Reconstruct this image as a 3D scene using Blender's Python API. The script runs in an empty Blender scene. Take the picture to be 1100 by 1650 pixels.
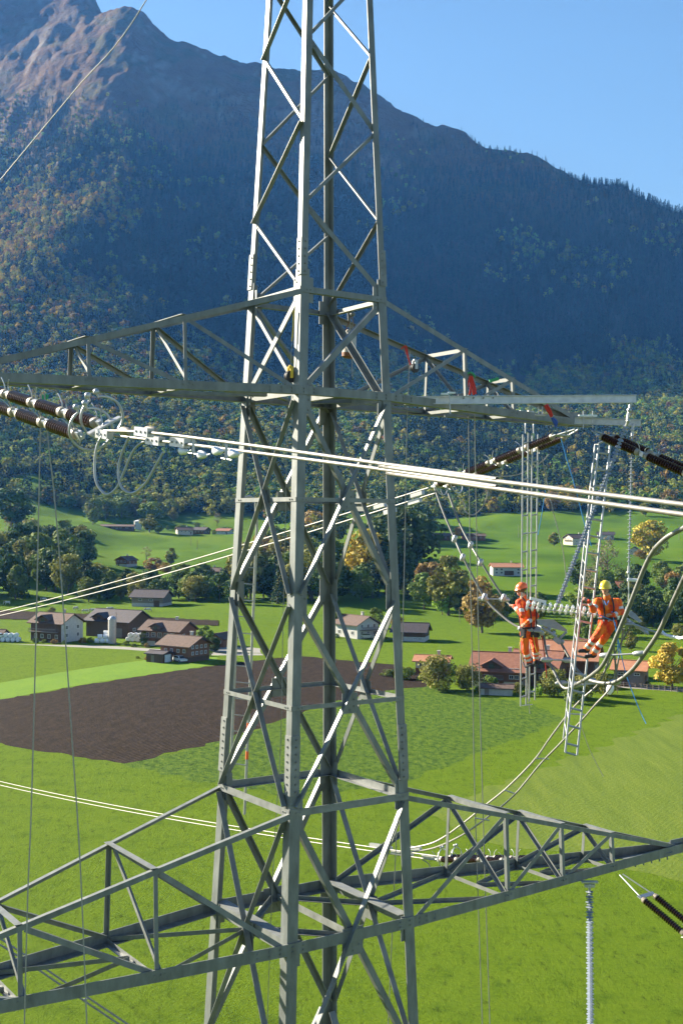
import bpy, math, random
import numpy as np
from math import radians as RAD, pi as PI, sin, cos
from mathutils import Vector, Matrix

SC = bpy.context.scene
COL = SC.collection
rng = random.Random(7)
nr = np.random.default_rng(11)

# ------------------------------------------------------------ camera
CAMZ = 32.0
F_PX, PITCH, ROLL = 1920.5, .0074, .0087
_cp, _sp, _cr, _sr = cos(PITCH), sin(PITCH), cos(ROLL), sin(ROLL)
RM = np.array([[_cr, -_sr, 0], [_sr, _cr, 0], [0, 0, 1.]]) @ np.array([[1, 0, 0], [0, 0, -1], [0, 1, 0.]]) @ \
    np.array([[1, 0, 0], [0, _cp, _sp], [0, -_sp, _cp]])
cam_d = bpy.data.cameras.new('camera')
cam = bpy.data.objects.new('camera', cam_d)
COL.objects.link(cam)
SC.camera = cam
cam_d.sensor_fit = 'VERTICAL'
cam_d.sensor_height = 24.0
cam_d.sensor_width = 16.0
cam_d.lens = 24.0 * F_PX / 1650
cam_d.clip_start = 0.1
cam_d.clip_end = 20000
m3 = Matrix((RM[0], -RM[1], -RM[2])).transposed()
cam.matrix_world = Matrix.Translation((0, 0, CAMZ)) @ m3.to_4x4()
SC.render.resolution_x, SC.render.resolution_y = 682, 1024

# ------------------------------------------------------------ light
SUN_E, SUN_F = RAD(25), RAD(31)      # elevation; turned from due left towards the far side
to_sun = Vector((-cos(SUN_E) * cos(SUN_F), cos(SUN_E) * sin(SUN_F), sin(SUN_E)))
W = bpy.data.worlds.new("World")
SC.world = W
W.use_nodes = True
nt = W.node_tree
bg = nt.nodes['Background']
sky = nt.nodes.new('ShaderNodeTexSky')
sky.sky_type = 'NISHITA'
sky.sun_disc = False
sky.sun_elevation = SUN_E
sky.sun_rotation = math.atan2(to_sun.x, to_sun.y)
sky.altitude = 600
sky.air_density = 1.0
sky.dust_density = 0.1
sky.ozone_density = 4.0
nt.links.new(sky.outputs[0], bg.inputs[0])
bg.inputs[1].default_value = 0.05
sl = bpy.data.lights.new('sun', 'SUN')
sl.energy = 5.0
sl.angle = RAD(0.5)
sl.color = (1.0, .94, .84)
sun = bpy.data.objects.new('sun', sl)
COL.objects.link(sun)
sun.rotation_euler = to_sun.to_track_quat('Z', 'Y').to_euler()
sun.location = (-60, 40, 90)
SC.view_settings.view_transform = 'Standard'
SC.view_settings.look = 'None'
SC.view_settings.gamma = 1
SC.view_settings.use_curve_mapping = False
SC.view_settings.exposure = 1.85
SC.cycles.volume_bounces = 0
SC.cycles.max_bounces = 6
SC.cycles.transparent_max_bounces = 8

# ------------------------------------------------------------ pixel (1100x1650) <-> world
def ray(px, py):
    return RM.T @ np.array([(px - 550) / F_PX, (py - 825) / F_PX, 1.])
def at(px, py, Y):
    d = ray(px, py)
    p = d * (Y / d[1])
    return Vector((p[0], p[1], p[2] + CAMZ))
TH = .5985
PC = np.array([-.470, 20.7426])
PU = np.array([cos(TH), sin(TH)])
PV = np.array([-sin(TH), cos(TH)])
def TW(u, v, z):
    """pylon frame (u along the crossarms, v along the line, z above the camera's height) -> world"""
    p = PC + u * PU + v * PV
    return Vector((p[0], p[1], z + CAMZ))
U3 = Vector((PU[0], PU[1], 0)); V3 = Vector((PV[0], PV[1], 0)); Z3 = Vector((0, 0, 1))
def onu(px, py, uu):
    d = ray(px, py); k = (PC @ PU + uu) / (d[:2] @ PU); p = d * k
    return Vector((p[0], p[1], p[2] + CAMZ))

# ------------------------------------------------------------ materials
MATS = {}
def mat(name, col, rough=.6, metal=0., noise=0., nscale=8., col2=None, bump=0., bscale=30., trans=0., spec=.5, objvar=0., detail=6, coat=0, tone=0., stretch=None, p0=.35, p1=.65):
    if name in MATS: return MATS[name]
    m = bpy.data.materials.new(name); MATS[name] = m
    m.use_nodes = True
    t = m.node_tree; b = t.nodes['Principled BSDF']
    b.inputs['Base Color'].default_value = (*col, 1)
    b.inputs['Roughness'].default_value = rough
    b.inputs['Metallic'].default_value = metal
    b.inputs['Specular IOR Level'].default_value = spec
    if coat: b.inputs['Coat Weight'].default_value = coat
    src = None
    tc = t.nodes.new('ShaderNodeTexCoord')
    vec = tc.outputs['Object']
    if stretch:
        mp = t.nodes.new('ShaderNodeMapping'); mp.inputs['Scale'].default_value = stretch
        mp.inputs['Rotation'].default_value = (0, 0, 0)
        t.links.new(vec, mp.inputs[0]); vec = mp.outputs[0]
    if col2 is not None:
        n = t.nodes.new('ShaderNodeTexNoise'); n.inputs['Scale'].default_value = nscale; n.inputs['Detail'].default_value = detail
        n.inputs['Roughness'].default_value = .6
        t.links.new(vec, n.inputs['Vector'])
        r = t.nodes.new('ShaderNodeValToRGB')
        r.color_ramp.elements[0].position = p0; r.color_ramp.elements[1].position = p1
        r.color_ramp.elements[0].color = (*col, 1); r.color_ramp.elements[1].color = (*col2, 1)
        t.links.new(n.outputs['Fac'], r.inputs[0]); src = r.outputs[0]
    if objvar or tone:
        h = t.nodes.new('ShaderNodeHueSaturation')
        if src is not None: t.links.new(src, h.inputs['Color'])
        else: h.inputs['Color'].default_value = (*col, 1)
        val = None
        if objvar:
            oi = t.nodes.new('ShaderNodeObjectInfo')
            mr = t.nodes.new('ShaderNodeMapRange'); mr.inputs[3].default_value = 1 - objvar; mr.inputs[4].default_value = 1 + objvar
            t.links.new(oi.outputs['Random'], mr.inputs[0]); val = mr.outputs[0]
            mh = t.nodes.new('ShaderNodeMapRange'); mh.inputs[3].default_value = .5 - objvar * .09; mh.inputs[4].default_value = .5 + objvar * .06
            mu = t.nodes.new('ShaderNodeMath'); mu.operation = 'MULTIPLY'; mu.inputs[1].default_value = 7.31
            fr = t.nodes.new('ShaderNodeMath'); fr.operation = 'FRACT'
            t.links.new(oi.outputs['Random'], mu.inputs[0]); t.links.new(mu.outputs[0], fr.inputs[0]); t.links.new(fr.outputs[0], mh.inputs[0])
            t.links.new(mh.outputs[0], h.inputs['Hue'])
        if tone:
            at_ = t.nodes.new('ShaderNodeAttribute'); at_.attribute_name = 'tone'
            mr = t.nodes.new('ShaderNodeMapRange'); mr.inputs[3].default_value = 1 - tone; mr.inputs[4].default_value = 1 + tone
            t.links.new(at_.outputs['Fac'], mr.inputs[0])
            if val is not None:
                mm = t.nodes.new('ShaderNodeMath'); mm.operation = 'MULTIPLY'
                t.links.new(val, mm.inputs[0]); t.links.new(mr.outputs[0], mm.inputs[1]); val = mm.outputs[0]
            else: val = mr.outputs[0]
        t.links.new(val, h.inputs['Value'])
        src = h.outputs[0]
    if src is not None: t.links.new(src, b.inputs['Base Color'])
    if bump:
        n = t.nodes.new('ShaderNodeTexNoise'); n.inputs['Scale'].default_value = bscale; n.inputs['Detail'].default_value = 5
        t.links.new(vec, n.inputs['Vector'])
        bp = t.nodes.new('ShaderNodeBump'); bp.inputs['Strength'].default_value = 1; bp.inputs['Distance'].default_value = bump
        t.links.new(n.outputs['Fac'], bp.inputs['Height']); t.links.new(bp.outputs[0], b.inputs['Normal'])
    if trans:
        tr = t.nodes.new('ShaderNodeBsdfTranslucent'); mx = t.nodes.new('ShaderNodeMixShader'); mx.inputs[0].default_value = trans
        if src is not None: t.links.new(src, tr.inputs[0])
        else: tr.inputs[0].default_value = (*col, 1)
        t.links.new(b.outputs[0], mx.inputs[1]); t.links.new(tr.outputs[0], mx.inputs[2])
        t.links.new(mx.outputs[0], t.nodes['Material Output'].inputs[0])
    return m
def M(n): return MATS[n]

mat('steel', (.095, .106, .102), .5, .15, col2=(.20, .218, .21), p0=.25, p1=.7, stretch=(1, 1, .35), nscale=6, bump=.002, bscale=40, spec=.5)
mat('steel_sunlit', (.13, .14, .135), .5, .15, col2=(.24, .252, .242), p0=.25, p1=.7, nscale=6, spec=.4)  # same steel in a lighter colour, sunlight painted in for the bright members
mat('bolt', (.12, .13, .13), .5, .3, col2=(.2, .2, .2), nscale=20)
mat('galv', (.36, .38, .40), .42, .6, col2=(.48, .5, .51), nscale=9)
mat('alu', (.34, .35, .355), .38, .4, col2=(.43, .44, .445), nscale=12)
mat('cable', (.22, .21, .195), .5, .25, col2=(.31, .30, .275), nscale=14)
mat('cable_grey', (.15, .155, .145), .5, .3, col2=(.21, .215, .20), nscale=14)
mat('porcelain', (.030, .012, .009), .14, 0, col2=(.055, .02, .014), nscale=9, coat=.5)
mat('cap_cream', (.34, .30, .24), .5, .1, col2=(.27, .235, .18), nscale=16)
mat('composite', (.22, .26, .32), .4, 0, col2=(.28, .32, .38), nscale=9)
mat('glass_disc', (.70, .72, .72), .12, 0, spec=.7, coat=.6, col2=(.8, .83, .83), nscale=9)
mat('rope_white', (.36, .35, .31), .9, col2=(.28, .27, .24), nscale=60)
mat('rope_blue', (.04, .22, .55), .8, col2=(.06, .3, .62), nscale=60)
mat('sling_red', (.62, .05, .03), .8, col2=(.5, .03, .03), nscale=40)
mat('sling_green', (.04, .35, .15), .8, col2=(.05, .28, .13), nscale=40)
mat('sling_blue', (.03, .08, .35), .8, col2=(.04, .1, .4), nscale=40)
mat('sling_yellow', (.8, .55, .05), .8, col2=(.7, .45, .05), nscale=40)
mat('marker_orange', (.8, .15, .04), .6, col2=(.7, .13, .04), nscale=10)
mat('canvas', (.50, .49, .45), .9, col2=(.42, .41, .37), nscale=22, bump=.004, bscale=30)
mat('leather', (.22, .09, .04), .7, col2=(.17, .07, .035), nscale=22)
mat('black_rubber', (.02, .02, .022), .6, col2=(.03, .03, .03), nscale=20)

# ------------------------------------------------------------ mesh builder
def frame_of(d):
    d = Vector(d).normalized()
    a = Vector((0, 0, 1)) if abs(d.z) < .9 else Vector((1, 0, 0))
    x = d.cross(a).normalized(); y = d.cross(x).normalized()
    return d, x, y
class MB:
    def __init__(s): s.v = []; s.f = []; s.tone = []
    def add(s, vs, fs):
        o = len(s.v); s.v += [Vector(p) for p in vs]; s.f += [tuple(i + o for i in f) for f in fs]; return s
    def prism(s, p0, p1, sec):
        """sec: list of offset Vectors (closed polygon)"""
        n = len(sec); p0 = Vector(p0); p1 = Vector(p1)
        fs = [(i, (i + 1) % n, (i + 1) % n + n, i + n) for i in range(n)] + [tuple(range(n - 1, -1, -1)), tuple(range(n, 2 * n))]
        return s.add([p0 + q for q in sec] + [p1 + q for q in sec], fs)
    def box(s, c, sx, sy, sz, X=Vector((1, 0, 0)), Y=Vector((0, 1, 0)), Z=Vector((0, 0, 1))):
        c = Vector(c); X = X * sx / 2; Y = Y * sy / 2; Z = Z * sz / 2
        vs = [c + a * X + b * Y + d * Z for d in (-1, 1) for b in (-1, 1) for a in (-1, 1)]
        return s.add(vs, [(0, 2, 3, 1), (4, 5, 7, 6), (0, 1, 5, 4), (2, 6, 7, 3), (0, 4, 6, 2), (1, 3, 7, 5)])
    def bar(s, p0, p1, a, b, up=Z3):
        d = (Vector(p1) - Vector(p0)).normalized()
        x = d.cross(up)
        if x.length < 1e-4: x = d.cross(Vector((1, 0, 0)))
        x.normalize(); y = x.cross(d).normalized()
        return s.prism(p0, p1, [x * (i * a / 2) + y * (j * b / 2) for i, j in ((-1, -1), (1, -1), (1, 1), (-1, 1))])
    def angle(s, p0, p1, d1, d2, a, t, a2=None):
        a2 = a2 or a
        d = (Vector(p1) - Vector(p0)).normalized()
        d1 = (d1 - d * d1.dot(d)).normalized(); d2 = (d2 - d * d2.dot(d)); d2 = (d2 - d1 * d2.dot(d1)).normalized()
        sec = [Vector((0, 0, 0)), d1 * a, d1 * a + d2 * t, d1 * t + d2 * t, d1 * t + d2 * a2, d2 * a2]
        return s.prism(p0, p1, sec)
    def tube(s, pts, r, n=8, cap=True):
        pts = [Vector(p) for p in pts]; m = len(pts)
        rs = r if isinstance(r, (list, tuple)) else [r] * m
        o = len(s.v); x = None
        for i, p in enumerate(pts):
            d = (pts[min(i + 1, m - 1)] - pts[max(i - 1, 0)]).normalized()
            if x is None: _, x, y = frame_of(d)
            else:
                x = (x - d * x.dot(d)).normalized(); y = d.cross(x).normalized()
            for k in range(n):
                a = 2 * PI * k / n; s.v.append(p + (x * cos(a) + y * sin(a)) * rs[i])
        for i in range(m - 1):
            for k in range(n):
                a, b = o + i * n + k, o + i * n + (k + 1) % n
                s.f.append((a, b, b + n, a + n))
        if cap:
            s.f.append(tuple(o + k for k in range(n - 1, -1, -1))); s.f.append(tuple(o + (m - 1) * n + k for k in range(n)))
        return s
    def lathe(s, p0, axis, prof, n=12):
        """prof: list of (t along axis, radius)"""
        d, x, y = frame_of(axis); p0 = Vector(p0); o = len(s.v); m = len(prof)
        for t, r in prof:
            for k in range(n):
                a = 2 * PI * k / n; s.v.append(p0 + d * t + (x * cos(a) + y * sin(a)) * max(r, 1e-4))
        for i in range(m - 1):
            for k in range(n):
                a, b = o + i * n + k, o + i * n + (k + 1) % n
                s.f.append((a, b, b + n, a + n))
        s.f.append(tuple(o + k for k in range(n - 1, -1, -1))); s.f.append(tuple(o + (m - 1) * n + k for k in range(n)))
        return s
    def ball(s, c, r, n=10, sz=1.):
        prof = [(-r * cos(PI * i / 6) * sz, r * sin(PI * i / 6)) for i in range(7)]
        return s.lathe(c, Z3, prof, n)
    def bolt(s, p, nrm, r=.016, h=.014):
        return s.lathe(Vector(p), nrm, [(0, r), (h, r * .95)], 6)
    def build(s, name, m, parent=None, origin=None, smooth=False):
        me = bpy.data.meshes.new(name)
        og = Vector(origin) if origin is not None else (Vector(parent['_o']) if (parent is not None and '_o' in parent) else Vector((0, 0, 0)))
        me.from_pydata([tuple(p - og) for p in s.v], [], s.f)
        me.materials.append(m)
        me.update()
        if smooth:
            me.polygons.foreach_set('use_smooth', [True] * len(me.polygons))
            try: me.set_sharp_from_angle(angle=RAD(40))
            except Exception: pass
        o = bpy.data.objects.new(name, me); COL.objects.link(o)
        if parent is not None: o.parent = parent
        return o
def tag(o, label=None, cat=None, group=None, kind=None):
    if label: o['label'] = label
    if cat: o['category'] = cat
    if group: o['group'] = group
    if kind: o['kind'] = kind
    return o
def thing(name, label, cat, loc=(0, 0, 0), rz=0, group=None, world=True):
    """an Empty; with world=True parts may be built in world coordinates"""
    o = bpy.data.objects.new(name, None); COL.objects.link(o)
    o.empty_display_size = .2
    o.location = loc; o.rotation_euler = (0, 0, rz)
    if world: ORG[o.name] = Vector(loc)
    return tag(o, label, cat, group)
ORG = {}
def part(mb, name, m, parent, smooth=False, world=True):
    """build as child; world-coordinates are shifted by the root's origin"""
    r = parent
    while r.parent is not None: r = r.parent
    return mb.build(name, m, parent, ORG.get(r.name, Vector((0, 0, 0))) if world else Vector((0, 0, 0)), smooth)
def solo(mb, name, m, label, cat, group=None, smooth=False, origin=None):
    if origin is None:
        origin = Vector((sum(p.x for p in mb.v) / len(mb.v), sum(p.y for p in mb.v) / len(mb.v), min(p.z for p in mb.v)))
    o = mb.build(name, m, None, origin, smooth); o.location = origin
    return tag(o, label, cat, group)
def struct(mb, name, m, smooth=False):
    o = mb.build(name, m, None, Vector((0, 0, 0)), smooth); o['kind'] = 'structure'; return o
def copy_tree(o, parent=None):
    c = o.copy(); COL.objects.link(c); c.parent = parent
    for ch in o.children: copy_tree(ch, c)
    return c
def spline(pts, n=8):
    """Catmull-Rom through the points"""
    P = [Vector(p) for p in pts]
    if len(P) < 3: 
        return [P[0].lerp(P[-1], i / n) for i in range(n + 1)]
    out = []
    for i in range(len(P) - 1):
        a = P[i - 1] if i else P[0] * 2 - P[1]; b = P[i]; c = P[i + 1]; d = P[i + 2] if i + 2 < len(P) else P[-1] * 2 - P[-2]
        for k in range(n):
            t = k / n
            out.append(.5 * ((2 * b) + (c - a) * t + (2 * a - 5 * b + 4 * c - d) * t * t + (3 * b - a - 3 * c + d) * t ** 3))
    out.append(P[-1]); return out

# ------------------------------------------------------------ noise + terrain
def _h(ix, iy, seed):
    n = (ix.astype(np.int64) * 374761393 + iy.astype(np.int64) * 668265263 + seed * 974634777) & 0xffffffff
    n = ((n ^ (n >> 13)) * 1274126177) & 0xffffffff
    return ((n ^ (n >> 16)) & 0xffff) / 65535.
def vnoise(x, y, seed=0):
    x = np.asarray(x, float); y = np.asarray(y, float)
    ix = np.floor(x); iy = np.floor(y); fx = x - ix; fy = y - iy
    fx = fx * fx * (3 - 2 * fx); fy = fy * fy * (3 - 2 * fy)
    a = _h(ix, iy, seed); b = _h(ix + 1, iy, seed); c = _h(ix, iy + 1, seed); d = _h(ix + 1, iy + 1, seed)
    return (a * (1 - fx) + b * fx) * (1 - fy) + (c * (1 - fx) + d * fx) * fy
def fbm(x, y, o=4, seed=0):
    s = 0; a = .5; t = 0
    for i in range(o):
        s = s + a * vnoise(x, y, seed + i); t += a; a *= .5; x = x * 2.03 + 5.1; y = y * 2.03 + 1.7
    return s / t
# columns: px -> [(depth, picture row)]
PROF = {
 -500: [(400, 990), (520, 935), (700, 885), (850, 850), (1000, 815), (1200, 765), (1600, 700), (2000, 600), (2600, 420), (3200, 220), (3700, 20), (4000, -100)],
 -150: [(400, 988), (520, 930), (700, 880), (850, 842), (1000, 805), (1200, 740), (1500, 650), (2000, 490), (2600, 320), (3200, 130), (3600, -40), (3850, -110)],
 0: [(400, 986), (470, 950), (560, 915), (700, 872), (790, 838), (900, 815), (1000, 797), (1150, 740), (1500, 610), (2000, 430), (2600, 250), (3100, 75), (3500, -60)],
 130: [(400, 984), (470, 955), (560, 925), (680, 885), (780, 842), (830, 836), (900, 848), (1000, 815), (1150, 750), (1500, 600), (2000, 405), (2600, 205), (3200, 10), (3400, -40)],
 200: [(400, 982), (470, 958), (560, 925), (680, 893), (780, 860), (900, 848), (1000, 812), (1150, 752), (1500, 612), (2000, 420), (2600, 200), (3150, 4)],
 290: [(400, 980), (480, 955), (600, 912), (750, 872), (900, 853), (1000, 815), (1150, 760), (1400, 660), (1700, 570), (2100, 450), (2600, 260), (3100, 58)],
 400: [(400, 978), (480, 950), (600, 915), (750, 880), (900, 850), (1050, 805), (1200, 750), (1400, 680), (1700, 610), (2100, 490), (2600, 290), (3100, 97)],
 530: [(400, 978), (480, 950), (600, 912), (750, 878), (900, 842), (1050, 800), (1200, 755), (1400, 690), (1700, 625), (2100, 520), (2600, 320), (3050, 103)],
 700: [(350, 1014), (400, 990), (480, 950), (600, 912), (750, 878), (900, 842), (1050, 805), (1200, 760), (1400, 700), (1700, 640), (2100, 540), (2600, 350), (3000, 190)],
 850: [(330, 1025), (390, 1000), (460, 958), (560, 925), (700, 890), (850, 852), (1000, 815), (1200, 765), (1400, 710), (1700, 655), (2100, 560), (2500, 400), (2900, 240)],
 1000: [(330, 1025), (390, 1000), (460, 962), (560, 925), (700, 888), (850, 855), (1000, 815), (1200, 768), (1400, 715), (1700, 665), (2100, 580), (2500, 430), (2800, 296)],
 1100: [(330, 1025), (390, 1000), (460, 962), (560, 925), (700, 885), (850, 850), (1000, 812), (1200, 765), (1400, 715), (1700, 670), (2100, 590), (2500, 455), (2720, 340)],
 1400: [(330, 1025), (400, 995), (560, 925), (700, 885), (850, 850), (1000, 815), (1200, 775), (1400, 735), (1700, 695), (2100, 640), (2500, 560), (2600, 520)],
 1900: [(330, 1025), (400, 995), (560, 925), (700, 888), (850, 860), (1000, 830), (1200, 800), (1400, 770), (1700, 740), (2100, 700), (2500, 660)],
}
TY = np.concatenate([np.arange(-300, 300, 20.), np.arange(300, 1200, 7.5), np.arange(1200, 4700, 14.)])
NA = 620
TA = np.linspace(-.46, .46, NA)      # X = a * (Y + 420)
def _build_height():
    cols = sorted(PROF); zc = []
    for c in cols:
        Y = [-400, 0, 300]; Z = [0, 0, 0]
        for y, r in PROF[c]:
            d = ray(c, r); z = CAMZ + d[2] / d[1] * y
            Y.append(y); Z.append(z)
        s = Y[-1]
        Y += [s + 250, s + 900]; Z += [Z[-1] - 120, Z[-1] - 500]
        zc.append(np.interp(TY, Y, Z))
    zc = np.array(zc)
    ac = np.array([(c - 550) / F_PX for c in cols])
    YY = np.maximum(TY, 60.)
    H = np.zeros((len(TY), NA))
    for j, y in enumerate(TY):
        X = TA * (y + 420)
        a = np.clip(X / YY[j], ac[0], ac[-1])
        k = np.clip(np.searchsorted(ac, a) - 1, 0, len(ac) - 2)
        t = (a - ac[k]) / (ac[k + 1] - ac[k]); t = t * t * (3 - 2 * t) * .5 + t * .5
        H[j] = zc[k, j] * (1 - t) + zc[k + 1, j] * t
    def box(A, k, ax):
        ker = np.ones(k) / k
        pad = np.pad(A, [(k // 2, k // 2) if i == ax else (0, 0) for i in (0, 1)], mode='edge')
        return np.apply_along_axis(lambda v: np.convolve(v, ker, 'valid'), ax, pad)
    S = box(box(box(H, 5, 0), 5, 0), 9, 1)
    sel = (TY > 345)[:, None]
    H = np.where(sel, S, H)
    XX = TA[None, :] * (TY[:, None] + 420); YG = np.repeat(TY[:, None], NA, 1)
    # soft bumps of the meadows
    far = np.clip((YG - 420) / 150, 0, 1)
    H = H + far * (fbm(XX / 90, YG / 90, 4, 3) - .5) * 13 * np.clip(YG / 900, .4, 1.2)
    # gullies and ribs of the mountain
    mt = np.clip((YG - 1250) / 900, 0, 1) * (.25 + .75 * np.clip((3000 - 420 * np.clip(XX / YG + .1, 0, 1) * 2.2 - YG) / 700, 0, 1))
    wx = XX + 160 * (fbm(XX / 500, YG / 500, 2, 21) - .5)
    rid = 1 - np.abs(2 * vnoise(wx / 170, YG / 900, 31) - 1)
    rid2 = 1 - np.abs(2 * vnoise(wx / 60 + 9, YG / 380, 37) - 1)
    crag = np.clip((H - 620) / 300, 0, 1) * np.clip((YG - 1500) / 500, 0, 1)
    H = H + crag * ((fbm(XX / 45, YG / 60, 5, 43) - .5) * 26 - np.abs(fbm(XX / 22, YG / 34, 3, 47) - .5) * 14)
    H = H + mt * ((rid - .5) * 60 + (rid2 - .5) * 24 + (fbm(XX / 120, YG / 160, 4, 41) - .5) * 40)
    return H
HG = _build_height()
def height(X, Y):
    X = np.asarray(X, float); Y = np.asarray(Y, float)
    j = np.clip(np.searchsorted(TY, Y) - 1, 0, len(TY) - 2); tj = np.clip((Y - TY[j]) / (TY[j + 1] - TY[j]), 0, 1)
    a = (X / (Y + 420) - TA[0]) / (TA[1] - TA[0]); i = np.clip(a.astype(int), 0, NA - 2); ti = np.clip(a - i, 0, 1)
    return (HG[j, i] * (1 - ti) + HG[j, i + 1] * ti) * (1 - tj) + (HG[j + 1, i] * (1 - ti) + HG[j + 1, i + 1] * ti) * tj
_ys = np.concatenate([np.arange(60, 1300, 2.), np.arange(1300, 4200, 6.)])
def ground_at(px, py, ymin=60):
    """where the line of sight meets the terrain"""
    d = ray(px, py); ys = _ys[_ys >= ymin]
    h = height(d[0] / d[1] * ys, ys); z = CAMZ + d[2] / d[1] * ys
    k = np.nonzero(z <= h)[0]
    Y = ys[k[0]] if len(k) else 900.
    X = d[0] / d[1] * Y
    return Vector((X, Y, float(height(X, Y))))
def on_ground(X, Y): return Vector((X, Y, float(height(X, Y))))
# ============================================================ terrain mesh
def mesh_np(name, V, F, m, attrs=None, smooth=True):
    me = bpy.data.meshes.new(name)
    me.vertices.add(len(V)); me.vertices.foreach_set('co', np.asarray(V, np.float32).ravel())
    F = np.asarray(F, np.int32); k = F.shape[1]
    me.loops.add(F.size); me.loops.foreach_set('vertex_index', F.ravel())
    me.polygons.add(len(F)); me.polygons.foreach_set('loop_start', np.arange(0, F.size, k, dtype=np.int32))
    me.polygons.foreach_set('loop_total', np.full(len(F), k, np.int32))
    me.polygons.foreach_set('use_smooth', np.full(len(F), smooth))
    me.update(calc_edges=True)
    for nme, (typ, dom, arr) in (attrs or {}).items():
        a = me.attributes.new(nme, typ, dom)
        a.data.foreach_set('color' if typ == 'FLOAT_COLOR' else 'value', np.asarray(arr, np.float32).ravel())
    me.validate()
    if m is not None: me.materials.append(m)
    return me

def ground_material():
    m = bpy.data.materials.new('meadow_and_slope'); m.use_nodes = True
    t = m.node_tree; N = t.nodes; L = t.links; b = N['Principled BSDF']; b.inputs['Roughness'].default_value = .9; b.inputs['Specular IOR Level'].default_value = .05
    tc = N.new('ShaderNodeTexCoord')
    def noise(s, d=5, vec=None, r=.6):
        n = N.new('ShaderNodeTexNoise'); n.inputs['Scale'].default_value = s; n.inputs['Detail'].default_value = d; n.inputs['Roughness'].default_value = r
        L.new(vec or tc.outputs['Object'], n.inputs['Vector']); return n.outputs['Fac']
    def ramp(fac, stops):
        r = N.new('ShaderNodeValToRGB'); e = r.color_ramp.elements
        e[0].position, e[0].color = stops[0][0], (*stops[0][1], 1); e[1].position, e[1].color = stops[-1][0], (*stops[-1][1], 1)
        for p, c in stops[1:-1]: k = e.new(p); k.color = (*c, 1)
        L.new(fac, r.inputs[0]); return r.outputs[0]
    def mix(f, a, c):
        x = N.new('ShaderNodeMix'); x.data_type = 'RGBA'; L.new(f, x.inputs[0]); L.new(a, x.inputs[6]); L.new(c, x.inputs[7]); return x.outputs[2]
    mp = N.new('ShaderNodeMapping'); mp.inputs['Scale'].default_value = (1, .35, 1); mp.inputs['Rotation'].default_value = (0, 0, .9)
    L.new(tc.outputs['Object'], mp.inputs[0])
    fine = ramp(noise(2.2, 9, r=.8), [(.38, (0.0466, 0.0976, 0.0050)), (.5, (0.0968, 0.1679, 0.0084)), (.72, (0.1628, 0.2420, 0.0126))])
    broad = ramp(noise(.03, 4), [(.3, (0.0775, 0.1366, 0.0076)), (.55, (0.1085, 0.1757, 0.0092)), (.75, (0.1472, 0.1952, 0.0134))])
    x = N.new('ShaderNodeMix'); x.data_type = 'RGBA'; x.inputs[0].default_value = .30; L.new(fine, x.inputs[6]); L.new(broad, x.inputs[7])
    grass = x.outputs[2]
    tus = ramp(noise(1.0, 7, mp.outputs[0], .75), [(.36, (0.0244, 0.0671, 0.0021)), (.5, (0.1163, 0.1835, 0.0092)), (.7, (0.1163, 0.1874, 0.0092))])
    x = N.new('ShaderNodeMix'); x.data_type = 'RGBA'; x.inputs[0].default_value = .35; L.new(grass, x.inputs[6]); L.new(tus, x.inputs[7]); grass = x.outputs[2]
    mot = ramp(noise(.33, 8, r=.72), [(.36, (.045, .085, .004)), (.47, (.105, .165, .008)), (.60, (.125, .185, .010)), (.74, (.185, .215, .020))])
    x = N.new('ShaderNodeMix'); x.data_type = 'RGBA'; x.inputs[0].default_value = .38; L.new(grass, x.inputs[6]); L.new(mot, x.inputs[7]); grass = x.outputs[2]
    spk = N.new('ShaderNodeMapRange'); spk.inputs[1].default_value = .36; spk.inputs[2].default_value = .46; spk.inputs[3].default_value = .45; spk.inputs[4].default_value = 1.
    L.new(noise(1.7, 8, mp.outputs[0], .82), spk.inputs[0])
    x = N.new('ShaderNodeHueSaturation'); L.new(grass, x.inputs['Color']); L.new(spk.outputs[0], x.inputs['Value']); grass = x.outputs[0]
    far = ramp(noise(.012, 5), [(.3, (0.0426, 0.0937, 0.0059)), (.5, (0.0775, 0.1484, 0.0076)), (.7, (0.1163, 0.1796, 0.0101))])
    sep = N.new('ShaderNodeSeparateXYZ'); L.new(tc.outputs['Object'], sep.inputs[0])
    mr = N.new('ShaderNodeMapRange'); mr.inputs[1].default_value = 300; mr.inputs[2].default_value = 520; L.new(sep.outputs['Y'], mr.inputs[0])
    grass = mix(mr.outputs[0], grass, far)
    # forest floor / alpine grass / rock by painted weights
    a = N.new('ShaderNodeAttribute'); a.attribute_name = 'cover'
    s2 = N.new('ShaderNodeSeparateColor'); L.new(a.outputs['Color'], s2.inputs[0])
    floor = ramp(noise(.02, 6), [(.3, (0.0168, 0.0240, 0.0084)), (.6, (0.0360, 0.0300, 0.0144)), (.8, (0.0510, 0.0330, 0.0180))])
    alp = ramp(noise(.011, 7), [(.28, (0.0900, 0.0510, 0.0270)), (.5, (0.1380, 0.0840, 0.0450)), (.62, (0.0780, 0.0720, 0.0270)), (.8, (0.1800, 0.1260, 0.0780))])
    rock = ramp(noise(.03, 8, r=.7), [(.3, (0.1320, 0.1140, 0.0960)), (.6, (0.2160, 0.1860, 0.1560)), (.8, (0.2760, 0.2520, 0.2220))])
    c = mix(s2.outputs[0], grass, floor); c = mix(s2.outputs[1], c, alp); c = mix(s2.outputs[2], c, rock)
    L.new(c, b.inputs['Base Color'])
    bp = N.new('ShaderNodeBump'); bp.inputs['Strength'].default_value = .9; bp.inputs['Distance'].default_value = .5
    nb = noise(3.2, 7, r=.75); L.new(nb, bp.inputs['Height'])
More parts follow.
